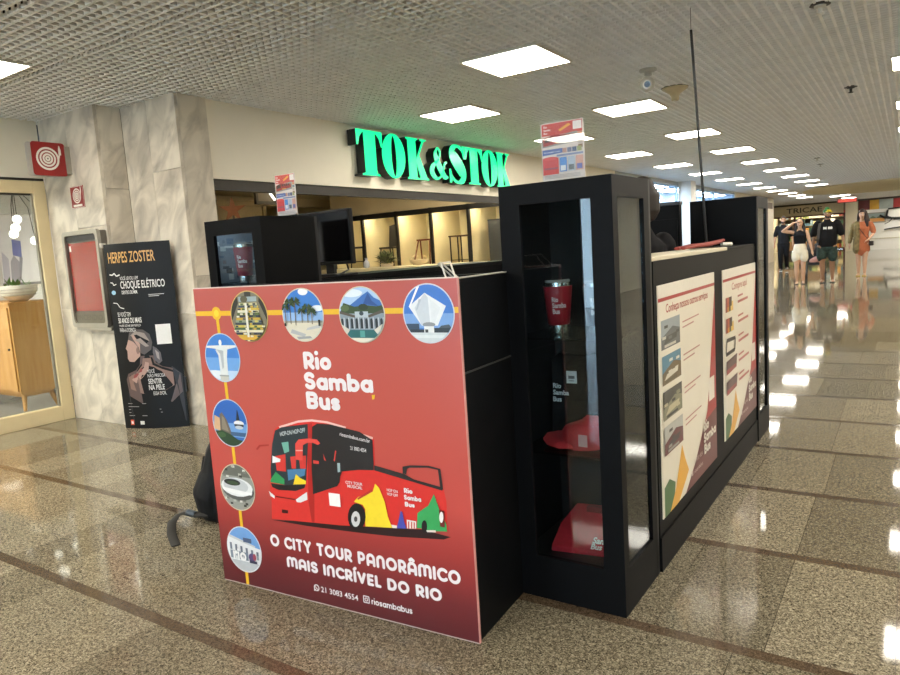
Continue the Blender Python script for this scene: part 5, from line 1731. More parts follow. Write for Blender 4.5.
# the bus
BUS = [
('2a1214',[(0.3109,0.3064),(0.5271,0.3312),(0.655,0.3364),(0.9997,0.3744),(1.1314,0.3635),(1.1016,0.3503),(0.9031,0.3292),(0.7361,0.3188),(0.4957,0.3082)]),
('d8332e',[(0.3724,0.68),(0.3962,0.6947),(0.4967,0.7211),(0.5637,0.73),(0.6368,0.7284),(0.7239,0.713),(0.7199,0.7084),(0.8364,0.6835),(0.8438,0.6774),(0.8382,0.576),(1.1152,0.5295),(1.1227,0.4867),(1.1199,0.3826),(1.0374,0.3754),(0.6549,0.3349),(0.5266,0.3266),(0.3115,0.3113),(0.3199,0.3996),(0.3167,0.4307),(0.3343,0.5421),(0.3577,0.6445)]),
('efc4bd',[(0.396,0.6931),(0.4969,0.7226),(0.5638,0.7315),(0.6369,0.7291),(0.7241,0.7144),(0.72,0.709),(0.839,0.6857),(0.8383,0.6776),(0.7191,0.7008),(0.7232,0.7065),(0.636,0.7211),(0.5629,0.7234),(0.4958,0.7136),(0.4,0.6859)]),
('b3231f',[(0.543,0.7125),(0.5642,0.7183),(0.5601,0.6016),(0.5325,0.329),(0.5191,0.3278),(0.5118,0.4047),(0.5253,0.5611)]),
('27343a',[(0.3737,0.6748),(0.4105,0.6904),(0.543,0.7125),(0.5377,0.6515),(0.5233,0.5609),(0.5082,0.4802),(0.4559,0.4627),(0.3964,0.4596),(0.3284,0.4651),(0.3312,0.5185),(0.3527,0.6211)]),
('d23a34',[(0.3604,0.5718),(0.4169,0.5847),(0.4112,0.5153),(0.3631,0.5141)]),
('d23a34',[(0.4405,0.577),(0.4703,0.5821),(0.4643,0.5323),(0.4426,0.53)]),
('d23a34',[(0.485,0.5835),(0.521,0.5891),(0.5149,0.5375),(0.4858,0.5345)]),
('4a7fa8',[(0.4192,0.5238),(0.513,0.5373),(0.505,0.5101),(0.4187,0.48)]),
('6fb0a0',[(0.4027,0.6291),(0.438,0.6359),(0.4382,0.598),(0.4124,0.5881)]),
('e8eef0',[(0.3485,0.5729),(0.3894,0.563),(0.3859,0.5511),(0.3446,0.5432)]),
('2f9455',[(0.3253,0.4726),(0.3575,0.5096),(0.3993,0.4832),(0.3967,0.462),(0.324,0.463)]),
('f4d42c',[(0.4428,0.4673),(0.4617,0.5107),(0.4814,0.4977),(0.5093,0.4894),(0.5077,0.4764)]),
('1d1b1e',[(0.3256,0.4593),(0.3964,0.4596),(0.5058,0.4761),(0.4991,0.4602),(0.4535,0.4433),(0.3633,0.4363),(0.3318,0.4443)]),
('e2e2e2',[(0.311,0.4261),(0.3396,0.4099),(0.3381,0.398),(0.3168,0.4071)]),
('e2e2e2',[(0.4493,0.4082),(0.4862,0.432),(0.5099,0.4463),(0.5083,0.4157),(0.4726,0.3996),(0.453,0.3986)]),
('7e1c1a',[(0.3448,0.4106),(0.4496,0.4105),(0.449,0.4058),(0.3442,0.4058)]),
('3a0f10',[(0.3717,0.3592),(0.4038,0.3596),(0.4022,0.3461),(0.3699,0.3448)]),
('a83028',[(0.2636,0.5917),(0.2838,0.6106),(0.336,0.6174),(0.3352,0.6111),(0.2891,0.6041),(0.2726,0.5893)]),
('232021',[(0.5653,0.7038),(0.59,0.7172),(0.6537,0.7187),(0.7839,0.7012),(0.838,0.6749),(0.8331,0.5653),(0.7631,0.5593),(0.677,0.5433),(0.6887,0.5446),(0.6777,0.5252),(0.6735,0.5028),(0.6601,0.4866),(0.5397,0.4409),(0.5436,0.5405)]),
('cf3f38',[(0.5552,0.5752),(0.583,0.5742),(0.5817,0.563),(0.5556,0.5626)]),
('cf3f38',[(0.6076,0.6045),(0.6183,0.5776),(0.6086,0.5811)]),
('cf3f38',[(0.6657,0.6222),(0.67,0.6204),(0.6594,0.5802),(0.6544,0.5841)]),
('9fb4b8',[(0.6705,0.5755),(0.6831,0.5767),(0.6805,0.5437),(0.6685,0.5403)]),
('df4a42',[(0.4688,0.5691),(0.4744,0.6314),(0.4929,0.6494),(0.546,0.6581),(0.5831,0.6567),(0.5981,0.6433),(0.5854,0.6363),(0.5629,0.6425),(0.5345,0.6402),(0.5124,0.6294),(0.5033,0.5687)]),
('f1b3ac',[(0.4734,0.6072),(0.5092,0.6104),(0.5087,0.6059),(0.4728,0.6027)]),
('2b2625',[(0.8373,0.584),(0.9627,0.5656),(0.9993,0.5512),(1.112,0.5355),(1.1119,0.524),(0.8356,0.5655)]),
('2b2625',[(0.9573,0.5915),(0.9883,0.5992),(1.0631,0.6055),(1.1097,0.5993),(1.115,0.5275),(1.1043,0.5282),(1.1,0.5945),(1.0589,0.5979),(0.9876,0.5906),(0.9758,0.5855),(0.9702,0.5651),(0.9567,0.567)]),
('f4d834',[(0.7755,0.3499),(0.7819,0.415),(0.771,0.4309),(0.7323,0.4364),(0.7527,0.4564),(0.8215,0.4856),(0.835,0.5166),(0.8513,0.5028),(0.8708,0.4542),(0.8794,0.4009),(0.8942,0.362)]),
('b8322a',[(0.7507,0.4527),(0.8182,0.4941),(0.8215,0.4863),(0.7517,0.4458)]),
('3aa45c',[(0.9984,0.3762),(1.006,0.4319),(1.0283,0.4482),(1.0519,0.4645),(1.0688,0.4928),(1.0774,0.5081),(1.0862,0.482),(1.0952,0.4572),(1.1183,0.4084),(1.1199,0.3826),(1.037,0.3714),(1.0226,0.3778)]),
('4a50ae',[(0.914,0.3636),(0.9245,0.3936),(0.9355,0.4303),(0.9429,0.4266),(0.9478,0.3936),(0.9557,0.3685)]),
('efe2da',[(0.9593,0.402),(0.9981,0.4009),(0.9959,0.3745),(0.9581,0.3695)]),
('efe2da',[(0.8913,0.3739),(0.9164,0.3735),(0.914,0.3636),(0.895,0.3621)]),
('c8332c',[(0.965,0.3961),(0.9696,0.3968),(0.9674,0.3709),(0.9627,0.3702)]),
('c8332c',[(0.9772,0.3965),(0.9819,0.3972),(0.9798,0.3728),(0.9752,0.3721)]),
('c8332c',[(0.9879,0.3967),(0.9925,0.3967),(0.9906,0.3744),(0.986,0.3737)]),
('6b1a1a',[(1.0937,0.4557),(1.1138,0.4545),(1.1123,0.3958),(1.0943,0.3971)]),
('efe2da',[(1.0374,0.3754),(1.0748,0.381),(1.0756,0.3733),(1.0406,0.3692)]),
('f3efed',[(0.6179,0.4579),(0.6706,0.4584),(0.6699,0.4089),(0.618,0.408)]),
]
BUS += [
('1b1718',[(0.7816,0.3871),(0.779,0.3738),(0.7737,0.3609),(0.7662,0.3493),(0.757,0.3399),(0.7466,0.3333),(0.7358,0.3299),(0.7253,0.3301),(0.7159,0.3338),(0.7081,0.3407),(0.7026,0.3505),(0.6997,0.3624),(0.6997,0.3756),(0.7025,0.3892),(0.7079,0.4022),(0.7156,0.4138),(0.725,0.4231),(0.7354,0.4295),(0.7462,0.4326),(0.7565,0.4322),(0.7658,0.4284),(0.7733,0.4215),(0.7787,0.4118),(0.7815,0.4001)]),
('151314',[(0.7698,0.3771),(0.7677,0.3659),(0.7634,0.3552),(0.7574,0.3455),(0.7501,0.3377),(0.7418,0.3323),(0.7333,0.3295),(0.7249,0.3297),(0.7175,0.3329),(0.7114,0.3387),(0.7071,0.3469),(0.7049,0.3568),(0.7049,0.3679),(0.7072,0.3792),(0.7115,0.39),(0.7176,0.3996),(0.7251,0.4073),(0.7334,0.4127),(0.7419,0.4152),(0.7501,0.4149),(0.7574,0.4117),(0.7634,0.4058),(0.7677,0.3977),(0.7698,0.3879)]),
('d4d2d2',[(0.7563,0.3752),(0.7549,0.3673),(0.7521,0.3598),(0.7482,0.3531),(0.7435,0.3477),(0.7383,0.344),(0.7328,0.3422),(0.7276,0.3424),(0.7229,0.3447),(0.7191,0.3489),(0.7165,0.3546),(0.7152,0.3616),(0.7153,0.3693),(0.7168,0.3772),(0.7196,0.3848),(0.7235,0.3914),(0.7282,0.3968),(0.7335,0.4005),(0.7389,0.4022),(0.7441,0.4019),(0.7487,0.3996),(0.7525,0.3954),(0.7551,0.3897),(0.7564,0.3828)]),
('4a4646',[(0.7436,0.3734),(0.743,0.3705),(0.742,0.3679),(0.7406,0.3655),(0.7388,0.3635),(0.7368,0.3622),(0.7348,0.3615),(0.7328,0.3616),(0.7311,0.3624),(0.7297,0.3639),(0.7287,0.3659),(0.7281,0.3684),(0.7282,0.3712),(0.7287,0.374),(0.7297,0.3767),(0.7312,0.3791),(0.733,0.381),(0.7349,0.3823),(0.737,0.383),(0.7389,0.3829),(0.7407,0.3821),(0.7421,0.3806),(0.7431,0.3786),(0.7436,0.3761)]),
('151314',[(1.0422,0.3894),(1.0413,0.3834),(1.0398,0.3777),(1.0376,0.3727),(1.035,0.3688),(1.032,0.366),(1.029,0.3648),(1.0262,0.3652),(1.0236,0.367),(1.0215,0.3703),(1.0201,0.3748),(1.0194,0.3801),(1.0195,0.386),(1.0204,0.392),(1.022,0.3977),(1.0242,0.4027),(1.0268,0.4066),(1.0297,0.4093),(1.0327,0.4105),(1.0356,0.4101),(1.0381,0.4082),(1.0402,0.405),(1.0416,0.4005),(1.0423,0.3952)]),
('f0ecec',[(1.1099,0.4319),(1.1093,0.4268),(1.1081,0.4219),(1.1065,0.4176),(1.1046,0.4143),(1.1025,0.412),(1.1004,0.411),(1.0984,0.4114),(1.0966,0.4131),(1.0951,0.416),(1.0942,0.4199),(1.0937,0.4246),(1.0938,0.4297),(1.0945,0.4348),(1.0957,0.4397),(1.0973,0.4439),(1.0992,0.4473),(1.1013,0.4495),(1.1034,0.4505),(1.1054,0.4501),(1.1072,0.4484),(1.1086,0.4455),(1.1096,0.4416),(1.1101,0.437)]),
]
p = RP()
for c, pts in BUS:
    p.poly(c, pts)
LW = pr('e6e0e0')
p.text(pr('d5e2e4'), 'HOP-ON HOP-OFF', 0.404, 0.656, 0.016, 0.128, 0.01, 0.026)
p.text(LW, 'riosambabus.com.br', 0.696, 0.681, 0.013, 0.133, 0.008, -0.016)
p.text(LW, '21 3083 4554', 0.739, 0.633, 0.013, 0.070, 0.01, -0.004)
p.text(LW, 'CITY TOUR', 0.7035, 0.503, 0.0105, 0.077, 0.014, 0.0)
p.text(LW, 'MUSICAL', 0.711, 0.4895, 0.0105, 0.067, 0.014, 0.0)
p.text(LW, 'HOP ON', 0.886, 0.4965, 0.010, 0.045, 0.014, -0.002)
p.text(LW, 'HOP OFF', 0.886, 0.482, 0.010, 0.045, 0.014, -0.002)
pen_text(p, LW, 'Rio', 0.9585, 0.499, 0.018, 0.035, 0.13, 0.05)
pen_text(p, LW, 'Samba', 0.957, 0.475, 0.018, 0.070, 0.13, 0.05)
pen_text(p, LW, 'Bus', 0.959, 0.451, 0.017, 0.040, 0.13, 0.05)
p.build('bus_picture', fp)

# ---- small acrylic poster stands on the cabinets
def mini_poster(label, loc, w, h, rot):
    t = thing('leaflet_stand', label, 'leaflet stand', loc, rot)
    boxpart('leaflet', (0, w, 0.0, 0.002, 0.006, h), mat('d9cfc8', 0.35, 0, 0.02, 5), t)
    boxpart('acrylic_cover', (-0.003, w + 0.003, -0.005, -0.003, 0.0, h + 0.004), glass('ffffff', 0.8), t)
    boxpart('foot', (-0.003, w + 0.003, -0.005, 0.05, 0.0, 0.003), glass('e6eeee', 0.8), t)
    p = Print((0, 0, 0.006), (1, 0, 0), (0, 0, 1), 0.0005, 0.00008)
    h -= 0.006
    p.rect('c0403a', 0.004, w - 0.004, h * 0.78, h * 0.985)
    p.text(pr('ece4e0'), 'Rio', w * 0.07, h * 0.92, h * 0.035, None, 0.02)
    p.text(pr('ece4e0'), 'Samba', w * 0.07, h * 0.865, h * 0.035, None, 0.02)
    p.text(pr('ece4e0'), 'Bus', w * 0.07, h * 0.81, h * 0.035, None, 0.02)
    p.poly('e0a23c', [(w * 0.42, h * 0.86), (w * 0.65, h * 0.95), (w * 0.72, h * 0.92), (w * 0.46, h * 0.83)])
    p.rect('e6ddd8', w * 0.76, w * 0.96, h * 0.83, h * 0.97)
    p.poly('8a8f8a', [(0.004, h * 0.58), (w * 0.85, h * 0.62), (w * 0.85, h * 0.80), (0.004, h * 0.74)])
    p.poly('9a2f2a', [(w * 0.05, h * 0.60), (w * 0.80, h * 0.66), (w * 0.80, h * 0.75), (w * 0.3, h * 0.79), (w * 0.05, h * 0.74)])
    p.poly('2a2626', [(w * 0.08, h * 0.66), (w * 0.28, h * 0.68), (w * 0.30, h * 0.77), (w * 0.10, h * 0.74)])
    for k in range(4):
        p.rect('3a3436', w * (0.34 + 0.1 * k), w * (0.41 + 0.1 * k), h * 0.71, h * 0.76)
    p.rect('d8a03c', w * 0.34, w * 0.55, h * 0.635, h * 0.655)
    for k, c in enumerate(('c98f6a', '6a7f8c', 'b9b0a4', '8a6a4a')):
        p.rect(c, w * 0.87, w * 0.97, h * (0.72 - 0.07 * k), h * (0.775 - 0.07 * k))
    p.poly('4a62a0', [(0.004, h * 0.44), (w * 0.5, h * 0.46), (w * 0.5, h * 0.54), (0.004, h * 0.54)])
    p.text(pr('d8dcea'), 'PANORAMIC TOUR', w * 0.06, h * 0.48, h * 0.02, w * 0.38, 0.01)
    for k, c in enumerate(('b58a7a', '6b6f8a', '3a4a6a', '9aa06a')):
        p.rect(c, w * (0.50 + 0.115 * k), w * (0.60 + 0.115 * k), h * 0.455, h * 0.535)
    p.rect('7a86a8', w * 0.36, w * 0.98, h * 0.40, h * 0.435)
    p.rect('c43a3a', 0.004, w * 0.40, h * 0.10, h * 0.385)
    p.ell('cf4a46', w * 0.2, h * 0.38, w * 0.18, h * 0.03)
    p.rect('8a4a5a', w * 0.06, w * 0.38, h * 0.19, h * 0.22)
    for k, c in enumerate(('4f86c8', 'b0bcc8', 'c79a8a')):
        u = w * (0.43 + 0.19 * k)
        p.rect(c, u, u + w * 0.165, h * 0.13, h * 0.38)
        p.rect(('d6d9da', '5a5f62', '5a62a0')[k], u + w * 0.02, u + w * 0.14, h * 0.15, h * 0.24)
    for k in range(3):
        p.line(pr('a8a09a'), [(w * 0.06, h * (0.08 - 0.022 * k)), (w * 0.9, h * (0.08 - 0.022 * k))], h * 0.008)
    p.build('leaflet_print', t)
mini_poster('tour leaflet in clear holder on top of the tall near right cabinet', (-1.071, 2.25, KH), 0.158, 0.20, TILT)
mini_poster('tour leaflet in clear holder on the left display cabinet behind the red counter', (-2.517, 2.35, KH), 0.128, 0.195, math.radians(2))

# ---- monitor on the side counter
mo = thing('computer_monitor', 'black flat screen monitor beside the left display cabinet', 'monitor', (-2.55, 2.72, 1.225), math.radians(-4))
boxpart('casing', (-0.25, 0.165, 0.0, 0.028, 0.06, 0.345), mat('08080a', 0.4, 0, 0.1, 14, 0.25), mo, 0.006)
boxpart('screen', (-0.238, 0.153, -0.002, 0.0, 0.078, 0.333), mat('050506', 0.12), mo)
boxpart('neck', (-0.07, -0.01, 0.03, 0.05, 0.0, 0.16), mat('101012', 0.4), mo)
boxpart('foot', (-0.16, 0.08, -0.03, 0.12, 0.0, 0.012), mat('101012', 0.4), mo, 0.004)
MB().tube([(0.08, 0.03, 0.10), (0.10, 0.03, 0.03), (0.15, -0.05, 0.02), (0.17, -0.12, 0.006)], 0.005, 6).build('power_cable', mat('161616', 0.5), mo)
cb = thing('white_cable', 'white doubled cable hanging over the rim of the red counter', 'cable', (-1.27, 1.852, 1.23))
MB().tube([(0.03, 0.0, 0.0), (0.0, 0.02, 0.05), (-0.065, 0.10, 0.044), (-0.06, 0.20, -0.02), (-0.06, 0.22, -0.10)], 0.003, 6).build('strand', mat('d8d4cc', 0.4), cb)
MB().tube([(0.066, 0.0, 0.0), (0.03, 0.03, 0.05), (-0.052, 0.10, 0.047), (-0.04, 0.20, -0.02), (-0.04, 0.22, -0.10)], 0.003, 6).build('strand', mat('d8d4cc', 0.4), cb)

# ---- supply pole running up from the far cabinet
po = thing('power_pole', 'thin black power pole rising from the kiosk to the ceiling', 'pole', (-1.056, 4.55, 1.245))
MB().tube([(0, 0, 0), (-0.071, 0.0, 1.319)], 0.0085, 10).build('conduit', mat('121212', 0.4), po, True)
boxpart('foot_plate', (-0.03, 0.03, -0.02, 0.02, -0.001, 0.006), mat('121212', 0.4), po)
MB().tube([(-0.071, 0, 1.31), (-0.072, 0.0, 1.449)], 0.002, 6).build('hanger_wire', mat('8a8478', 0.4, 0.5), po)

# ---- goods in the near cabinet
def tumbler(loc, h, r, body, txt, label, group='tumblers in the display cabinets', rot=0.0):
    t = thing('travel_tumbler', label, 'tumbler', loc, rot, group)
    MB().lathe([(r * 0.62, 0.0), (r * 0.66, 0.008), (r * 0.66, h * 0.16)], (0, 0, 0), 24).build('steel_base', mat('cfcac0', 0.2, 0.9), t, True)
    MB().lathe([(r * 0.68, h * 0.16), (r * 0.74, h * 0.18), (r * 0.98, h * 0.86), (r * 0.97, h * 0.88)], (0, 0, 0), 24).build('sleeve', mat(body, 0.35), t, True)
    MB().lathe([(r * 0.93, h * 0.88), (r * 0.93, h * 0.95), (r * 0.85, h * 0.955)], (0, 0, 0), 24).build('steel_rim', mat('cfcac0', 0.2, 0.9), t, True)
    MB().lathe([(r * 0.86, h * 0.955), (r * 0.84, h), (r * 0.3, h * 0.995)], (0, 0, 0), 24).build('lid', mat('8f8c88', 0.2), t, True)
    class Wrap(Print):
        def P(self, u, v):
            f = (v / h - 0.18) / 0.68
            rr = r * (0.74 + 0.24 * f) + self.h
            a = -math.pi / 2 + u / r
            return Vector((rr * math.cos(a), rr * math.sin(a), v))
    p = Wrap((0, 0, 0), (1, 0, 0), (0, 0, 1), 0.0012, 0.0001)
    s = r * 0.95
    p.text(pr(txt), 'Rio', -s * 0.55, h * 0.60, h * 0.085, s * 0.5, 0.03)
    p.text(pr(txt), 'Samba', -s * 0.55, h * 0.49, h * 0.085, s * 1.15, 0.03)
    p.text(pr(txt), 'Bus', -s * 0.55, h * 0.38, h * 0.085, s * 0.6, 0.03)
    p.build('wordmark', t)
    return t
tumbler((-1.085, 2.36, 0.986), 0.20, 0.055, 'a8202c', 'ead9d8', 'red tumbler with steel lid and base on the upper glass shelf', rot=math.radians(28))
tumbler((-0.925, 2.34, 0.986), 0.195, 0.05, '17181c', 'dcdcdc', 'black tumbler with white wordmark beside the red tumbler', rot=math.radians(22))
tumbler((-2.665, 2.245, 1.231), 0.19, 0.048, '8e2438', 'e6d8da', 'dark red tumbler in the left display cabinet', rot=math.radians(35))
tumbler((-2.735, 2.36, 1.231), 0.19, 0.048, '5a6270', 'dfe3e8', 'grey tumbler in the left display cabinet', rot=math.radians(35))

# added card of bluish patches standing in for the reflection in the left cabinet's pane
gc = thing('reflection_card', 'added bluish grey card standing in for the glass reflection of the left display cabinet', 'reflection card', (-2.805, 2.195, 1.232), math.radians(88))
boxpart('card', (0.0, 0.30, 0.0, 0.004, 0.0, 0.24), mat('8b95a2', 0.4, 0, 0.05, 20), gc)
p = Print((0, 0, 0), (1, 0, 0), (0, 0, 1), 0.0006, 0.0001)
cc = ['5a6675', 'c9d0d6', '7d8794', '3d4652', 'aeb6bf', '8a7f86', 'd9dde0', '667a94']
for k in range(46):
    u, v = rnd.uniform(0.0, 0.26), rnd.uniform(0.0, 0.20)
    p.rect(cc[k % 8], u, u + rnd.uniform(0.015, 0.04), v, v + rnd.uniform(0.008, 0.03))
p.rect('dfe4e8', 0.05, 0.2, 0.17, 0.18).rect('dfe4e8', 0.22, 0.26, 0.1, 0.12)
p.build('print', gc)  # patches paint the mirrored tones onto the card

# red baseball cap on the lower shelf
bc_ = thing('baseball_cap', 'red baseball cap with pale label on the lower glass shelf', 'cap', (-1.03, 2.365, 0.562), math.radians(-6))
CAPR = mat('c42c32', 0.7, 0, 0.10, 60)
mb = MB()
nn = 20
prof = [(1.0, 0.0), (1.04, 0.35), (1.0, 0.65), (0.86, 0.86), (0.55, 0.97), (0.12, 1.0)]
vs, fs = [], []
for r_, z_ in prof:
    for k in range(nn):
        a = 2 * math.pi * k / nn
        back = 0.5 + 0.5 * math.cos(a)
        vs.append((0.03 + 0.085 * r_ * math.cos(a), 0.085 * r_ * math.sin(a), 0.105 * z_ * (0.8 + 0.3 * back)))
for i in range(len(prof) - 1):
    for k in range(nn):
        k2 = (k + 1) % nn
        fs.append((i * nn + k, i * nn + k2, (i + 1) * nn + k2, (i + 1) * nn + k))
fs.append(tuple((len(prof) - 1) * nn + k for k in range(nn)))
mb.add(vs, fs).build('crown', CAPR, bc_, True)
mb = MB()
vs, fs = [], []
for k in range(9):
    a = math.pi / 2 + math.pi * k / 8
    for t_ in (0.0, 0.5, 1.0):
        ri, ro = 0.078, 0.084 + 0.080 * max(0.0, math.sin(math.pi * k / 8)) ** 0.7
        rr = ri + (ro - ri) * t_
        vs.append((0.03 + rr * math.cos(a), rr * math.sin(a), 0.020 - 0.014 * t_ * abs(math.sin(a)) + 0.004 * t_ * abs(math.cos(a))))
for k in range(8):
    for j in range(2):
        q = k * 3 + j
        fs.append((q, q + 1, q + 4, q + 3))
mb.add(vs, fs)
mb.add([(x, y, z + 0.004) for x, y, z in vs], [f[::-1] for f in fs]).build('brim', CAPR, bc_, True)
MB().tube([(0.112, -0.03, 0.05), (0.119, 0.0, 0.055), (0.112, 0.03, 0.05)], 0.005, 6).build('strap', mat('7d6a5a', 0.6), bc_)
MB().ball((0.03, 0, 0.1), 0.006).build('button', CAPR, bc_, True)
boxpart('label_tag', (0.055, 0.09, -0.097, -0.094, 0.022, 0.065), mat('e0a29c', 0.5), bc_)

# black t-shirt on a stand, shown above the cap
ts = thing('black_tshirt', 'black t-shirt with white wordmark propped behind the red cap', 't-shirt', (-1.105, 2.475, 0.562))
MB().ext([(-0.085, 0, 0.0), (0.13, 0, 0.0), (0.135, 0.02, 0.30), (0.10, 0.028, 0.325), (0.05, 0.03, 0.315), (0.0, 0.03, 0.315), (-0.05, 0.028, 0.325), (-0.085, 0.02, 0.30)], (0, 0.03, 0)).build('cloth', mat('101114', 0.85, 0, 0.12, 40, 0.2), ts, False, 0.006)
p = Print((-0.085, 0.0, 0.0), (1, 0, 0), (0, 0.06, 1), 0.008, 0.0004)
p.text(pr('dfe0e2'), 'Rio', 0.012, 0.185, 0.018, None, 0.03)
p.text(pr('dfe0e2'), 'Samba', 0.012, 0.158, 0.018, None, 0.03)
p.text(pr('dfe0e2'), 'Bus', 0.012, 0.131, 0.018, None, 0.03)
p.build('wordmark', ts)
pt = thing('price_card', 'small white price card above the wordmark of the black t-shirt', 'price card', (-1.105, 2.449, 0.775))
boxpart('card', (0.0, 0.042, 0.0, 0.003, 0.0, 0.048), mat('e6e6e6', 0.5), pt)
p = Print((0, 0, 0), (1, 0, 0), (0, 0, 1), 0.0006, 0.0001)
p.rect('6a6a6c', 0.008, 0.034, 0.018, 0.030).rect('9a9a9c', 0.010, 0.032, 0.008, 0.012)
p.build('print', pt)
# red folded shirt at the bottom
fs_ = thing('red_tshirt', 'folded red t-shirt with white motif at the bottom of the tall cabinet', 't-shirt', (-1.06, 2.26, 0.166), math.radians(8))
MB().ext([(-0.05, 0.0, 0.0), (0.19, 0.0, 0.0), (0.20, 0.12, 0.045), (0.19, 0.24, 0.085), (-0.01, 0.24, 0.085), (-0.045, 0.12, 0.045)], (0, 0, 0.022)).build('cloth', mat('b02430', 0.8, 0, 0.10, 40, 0.2), fs_, False, 0.006)
boxpart('collar', (0.04, 0.12, 0.19, 0.22, 0.09, 0.112), mat('7a1820', 0.8), fs_, 0.004)
p = Print((0.10, 0.005, 0.022), (1, 0, 0), (0, 0.93, 0.36), 0.004, 0.0004)
p.text(pr('e4dfd8'), 'Samba', 0.0, 0.03, 0.03, 0.08, 0.03).text(pr('e4dfd8'), 'Bus', 0.0, 0.0, 0.026, 0.04, 0.03).rect('d8d2ca', 0.05, 0.085, 0.18, 0.2)
p.build('motif', fs_)

# ---- red lanyards left on the worktop
ly = thing('red_lanyards', 'bundle of red lanyard straps lying on the pale worktop', 'lanyard', (-0.89, 3.72, 1.247), math.radians(80))
for dy in (-0.02, 0.012):
    MB().tube([(-0.26, dy, 0.010), (-0.10, dy + 0.01, 0.016), (0.05, dy, 0.018), (0.20, dy * 0.5, 0.026), (0.28, 0.0, 0.034)], 0, 8, [(0.014, 0.008), (0.016, 0.010), (0.015, 0.010), (0.013, 0.010), (0.010, 0.008)]).build('strap', mat('8e3a32', 0.7), ly, True)
MB().tube([(0.26, 0.0, 0.012), (0.34, -0.02, 0.010)], 0.010, 8).build('clip', mat('d8d4c6', 0.3), ly, True)

# ---- backpack leaning by the left cabinet
bp = thing('backpack', 'black backpack slumped on the floor beside the red counter', 'backpack', (-3.02, 2.22, 0.0), math.radians(-25))
BPM = mat('0f0f11', 0.75, 0, 0.25, 30, 0.3, 0, 0.4)
fused([('l', [(0.02, 0.02, 0.06), (0.02, 0.02, 0.22), (0.05, 0.03, 0.36), (0.08, 0.04, 0.44)], [(0.125, 0.10), (0.13, 0.105), (0.105, 0.08), (0.06, 0.05)]),
       ('l', [(0.0, -0.06, 0.05), (0.01, -0.07, 0.15), (0.02, -0.05, 0.24)], [(0.10, 0.05), (0.105, 0.06), (0.08, 0.04)])], 'bag_body', BPM, bp, 0.009, 4)
MB().tube([(-0.10, -0.03, 0.30), (-0.135, -0.05, 0.18), (-0.13, -0.06, 0.08), (-0.15, -0.08, 0.025)], 0, 8, [(0.03, 0.012)] * 4).build('shoulder_strap', BPM, bp, True)
def bag_at(x, y, z):                               # hall point into the bag's own frame
    c_, s_ = math.cos(math.radians(25)), math.sin(math.radians(25))
    dx, dy = x + 3.02, y - 2.22
    return (dx * c_ - dy * s_, dx * s_ + dy * c_, z)
MB().tube([bag_at(*q) for q in ((-2.98, 2.12, 0.05), (-3.06, 2.09, 0.05), (-3.12, 2.075, 0.055), (-3.14, 2.05, 0.05), (-3.11, 1.99, 0.035), (-3.03, 1.93, 0.015), (-2.90, 1.863, 0.004))], 0, 8, [(0.018, 0.014), (0.020, 0.014), (0.018, 0.008), (0.020, 0.006), (0.022, 0.004), (0.022, 0.003), (0.022, 0.003)]).build('webbing_tail', mat('1f1d19', 0.7), bp, True)
MB().tube([bag_at(-3.05, 2.09, 0.052), bag_at(-3.10, 2.08, 0.06)], 0.018, 8).build('buckle', mat('3a4650', 0.35), bp, True)
MB().tube([(0.06, 0.03, 0.46), (0.07, 0.02, 0.50), (0.10, 0.03, 0.46)], 0.009, 8).build('grab_loop', BPM, bp, True)

# ================================================================== people
def V(*a):
    return Vector(a)

def hand_parts(w, d, side, h, curl=0.35):
    """palm and five fingers from wrist w along direction d"""
    d = Vector(d).normalized()
    s = V(0, -1, 0) - d * d.dot(V(0, -1, 0))
    s = s.normalized() if s.length > 0.1 else V(0, 0, 1)
    nrm = d.cross(s) * (-side)
    L = 0.055 * h
    out = [('l', [w, w + d * L * 0.5, w + d * L], [(0.014 * h, 0.011 * h), (0.019 * h, 0.011 * h), (0.018 * h, 0.010 * h)])]
    for k, fl in enumerate((0.040, 0.046, 0.043, 0.033)):
        b = w + d * L + s * (0.013 - 0.009 * k) * h
        f1 = b + d * fl * 0.5 * h
        f2 = f1 + (d * 0.8 + nrm * curl) * fl * 0.5 * h
        out.append(('l', [b, f1, f2], [0.0050 * h, 0.0046 * h, 0.0040 * h]))
    b = w + d * L * 0.35 + s * 0.014 * h
    out.append(('l', [b, b + (d * 0.6 + s * 0.7) * 0.02 * h, b + (d * 1.4 + s * 0.9 + nrm * 0.4) * 0.024 * h], [0.0062 * h, 0.0056 * h, 0.0046 * h]))
    return out

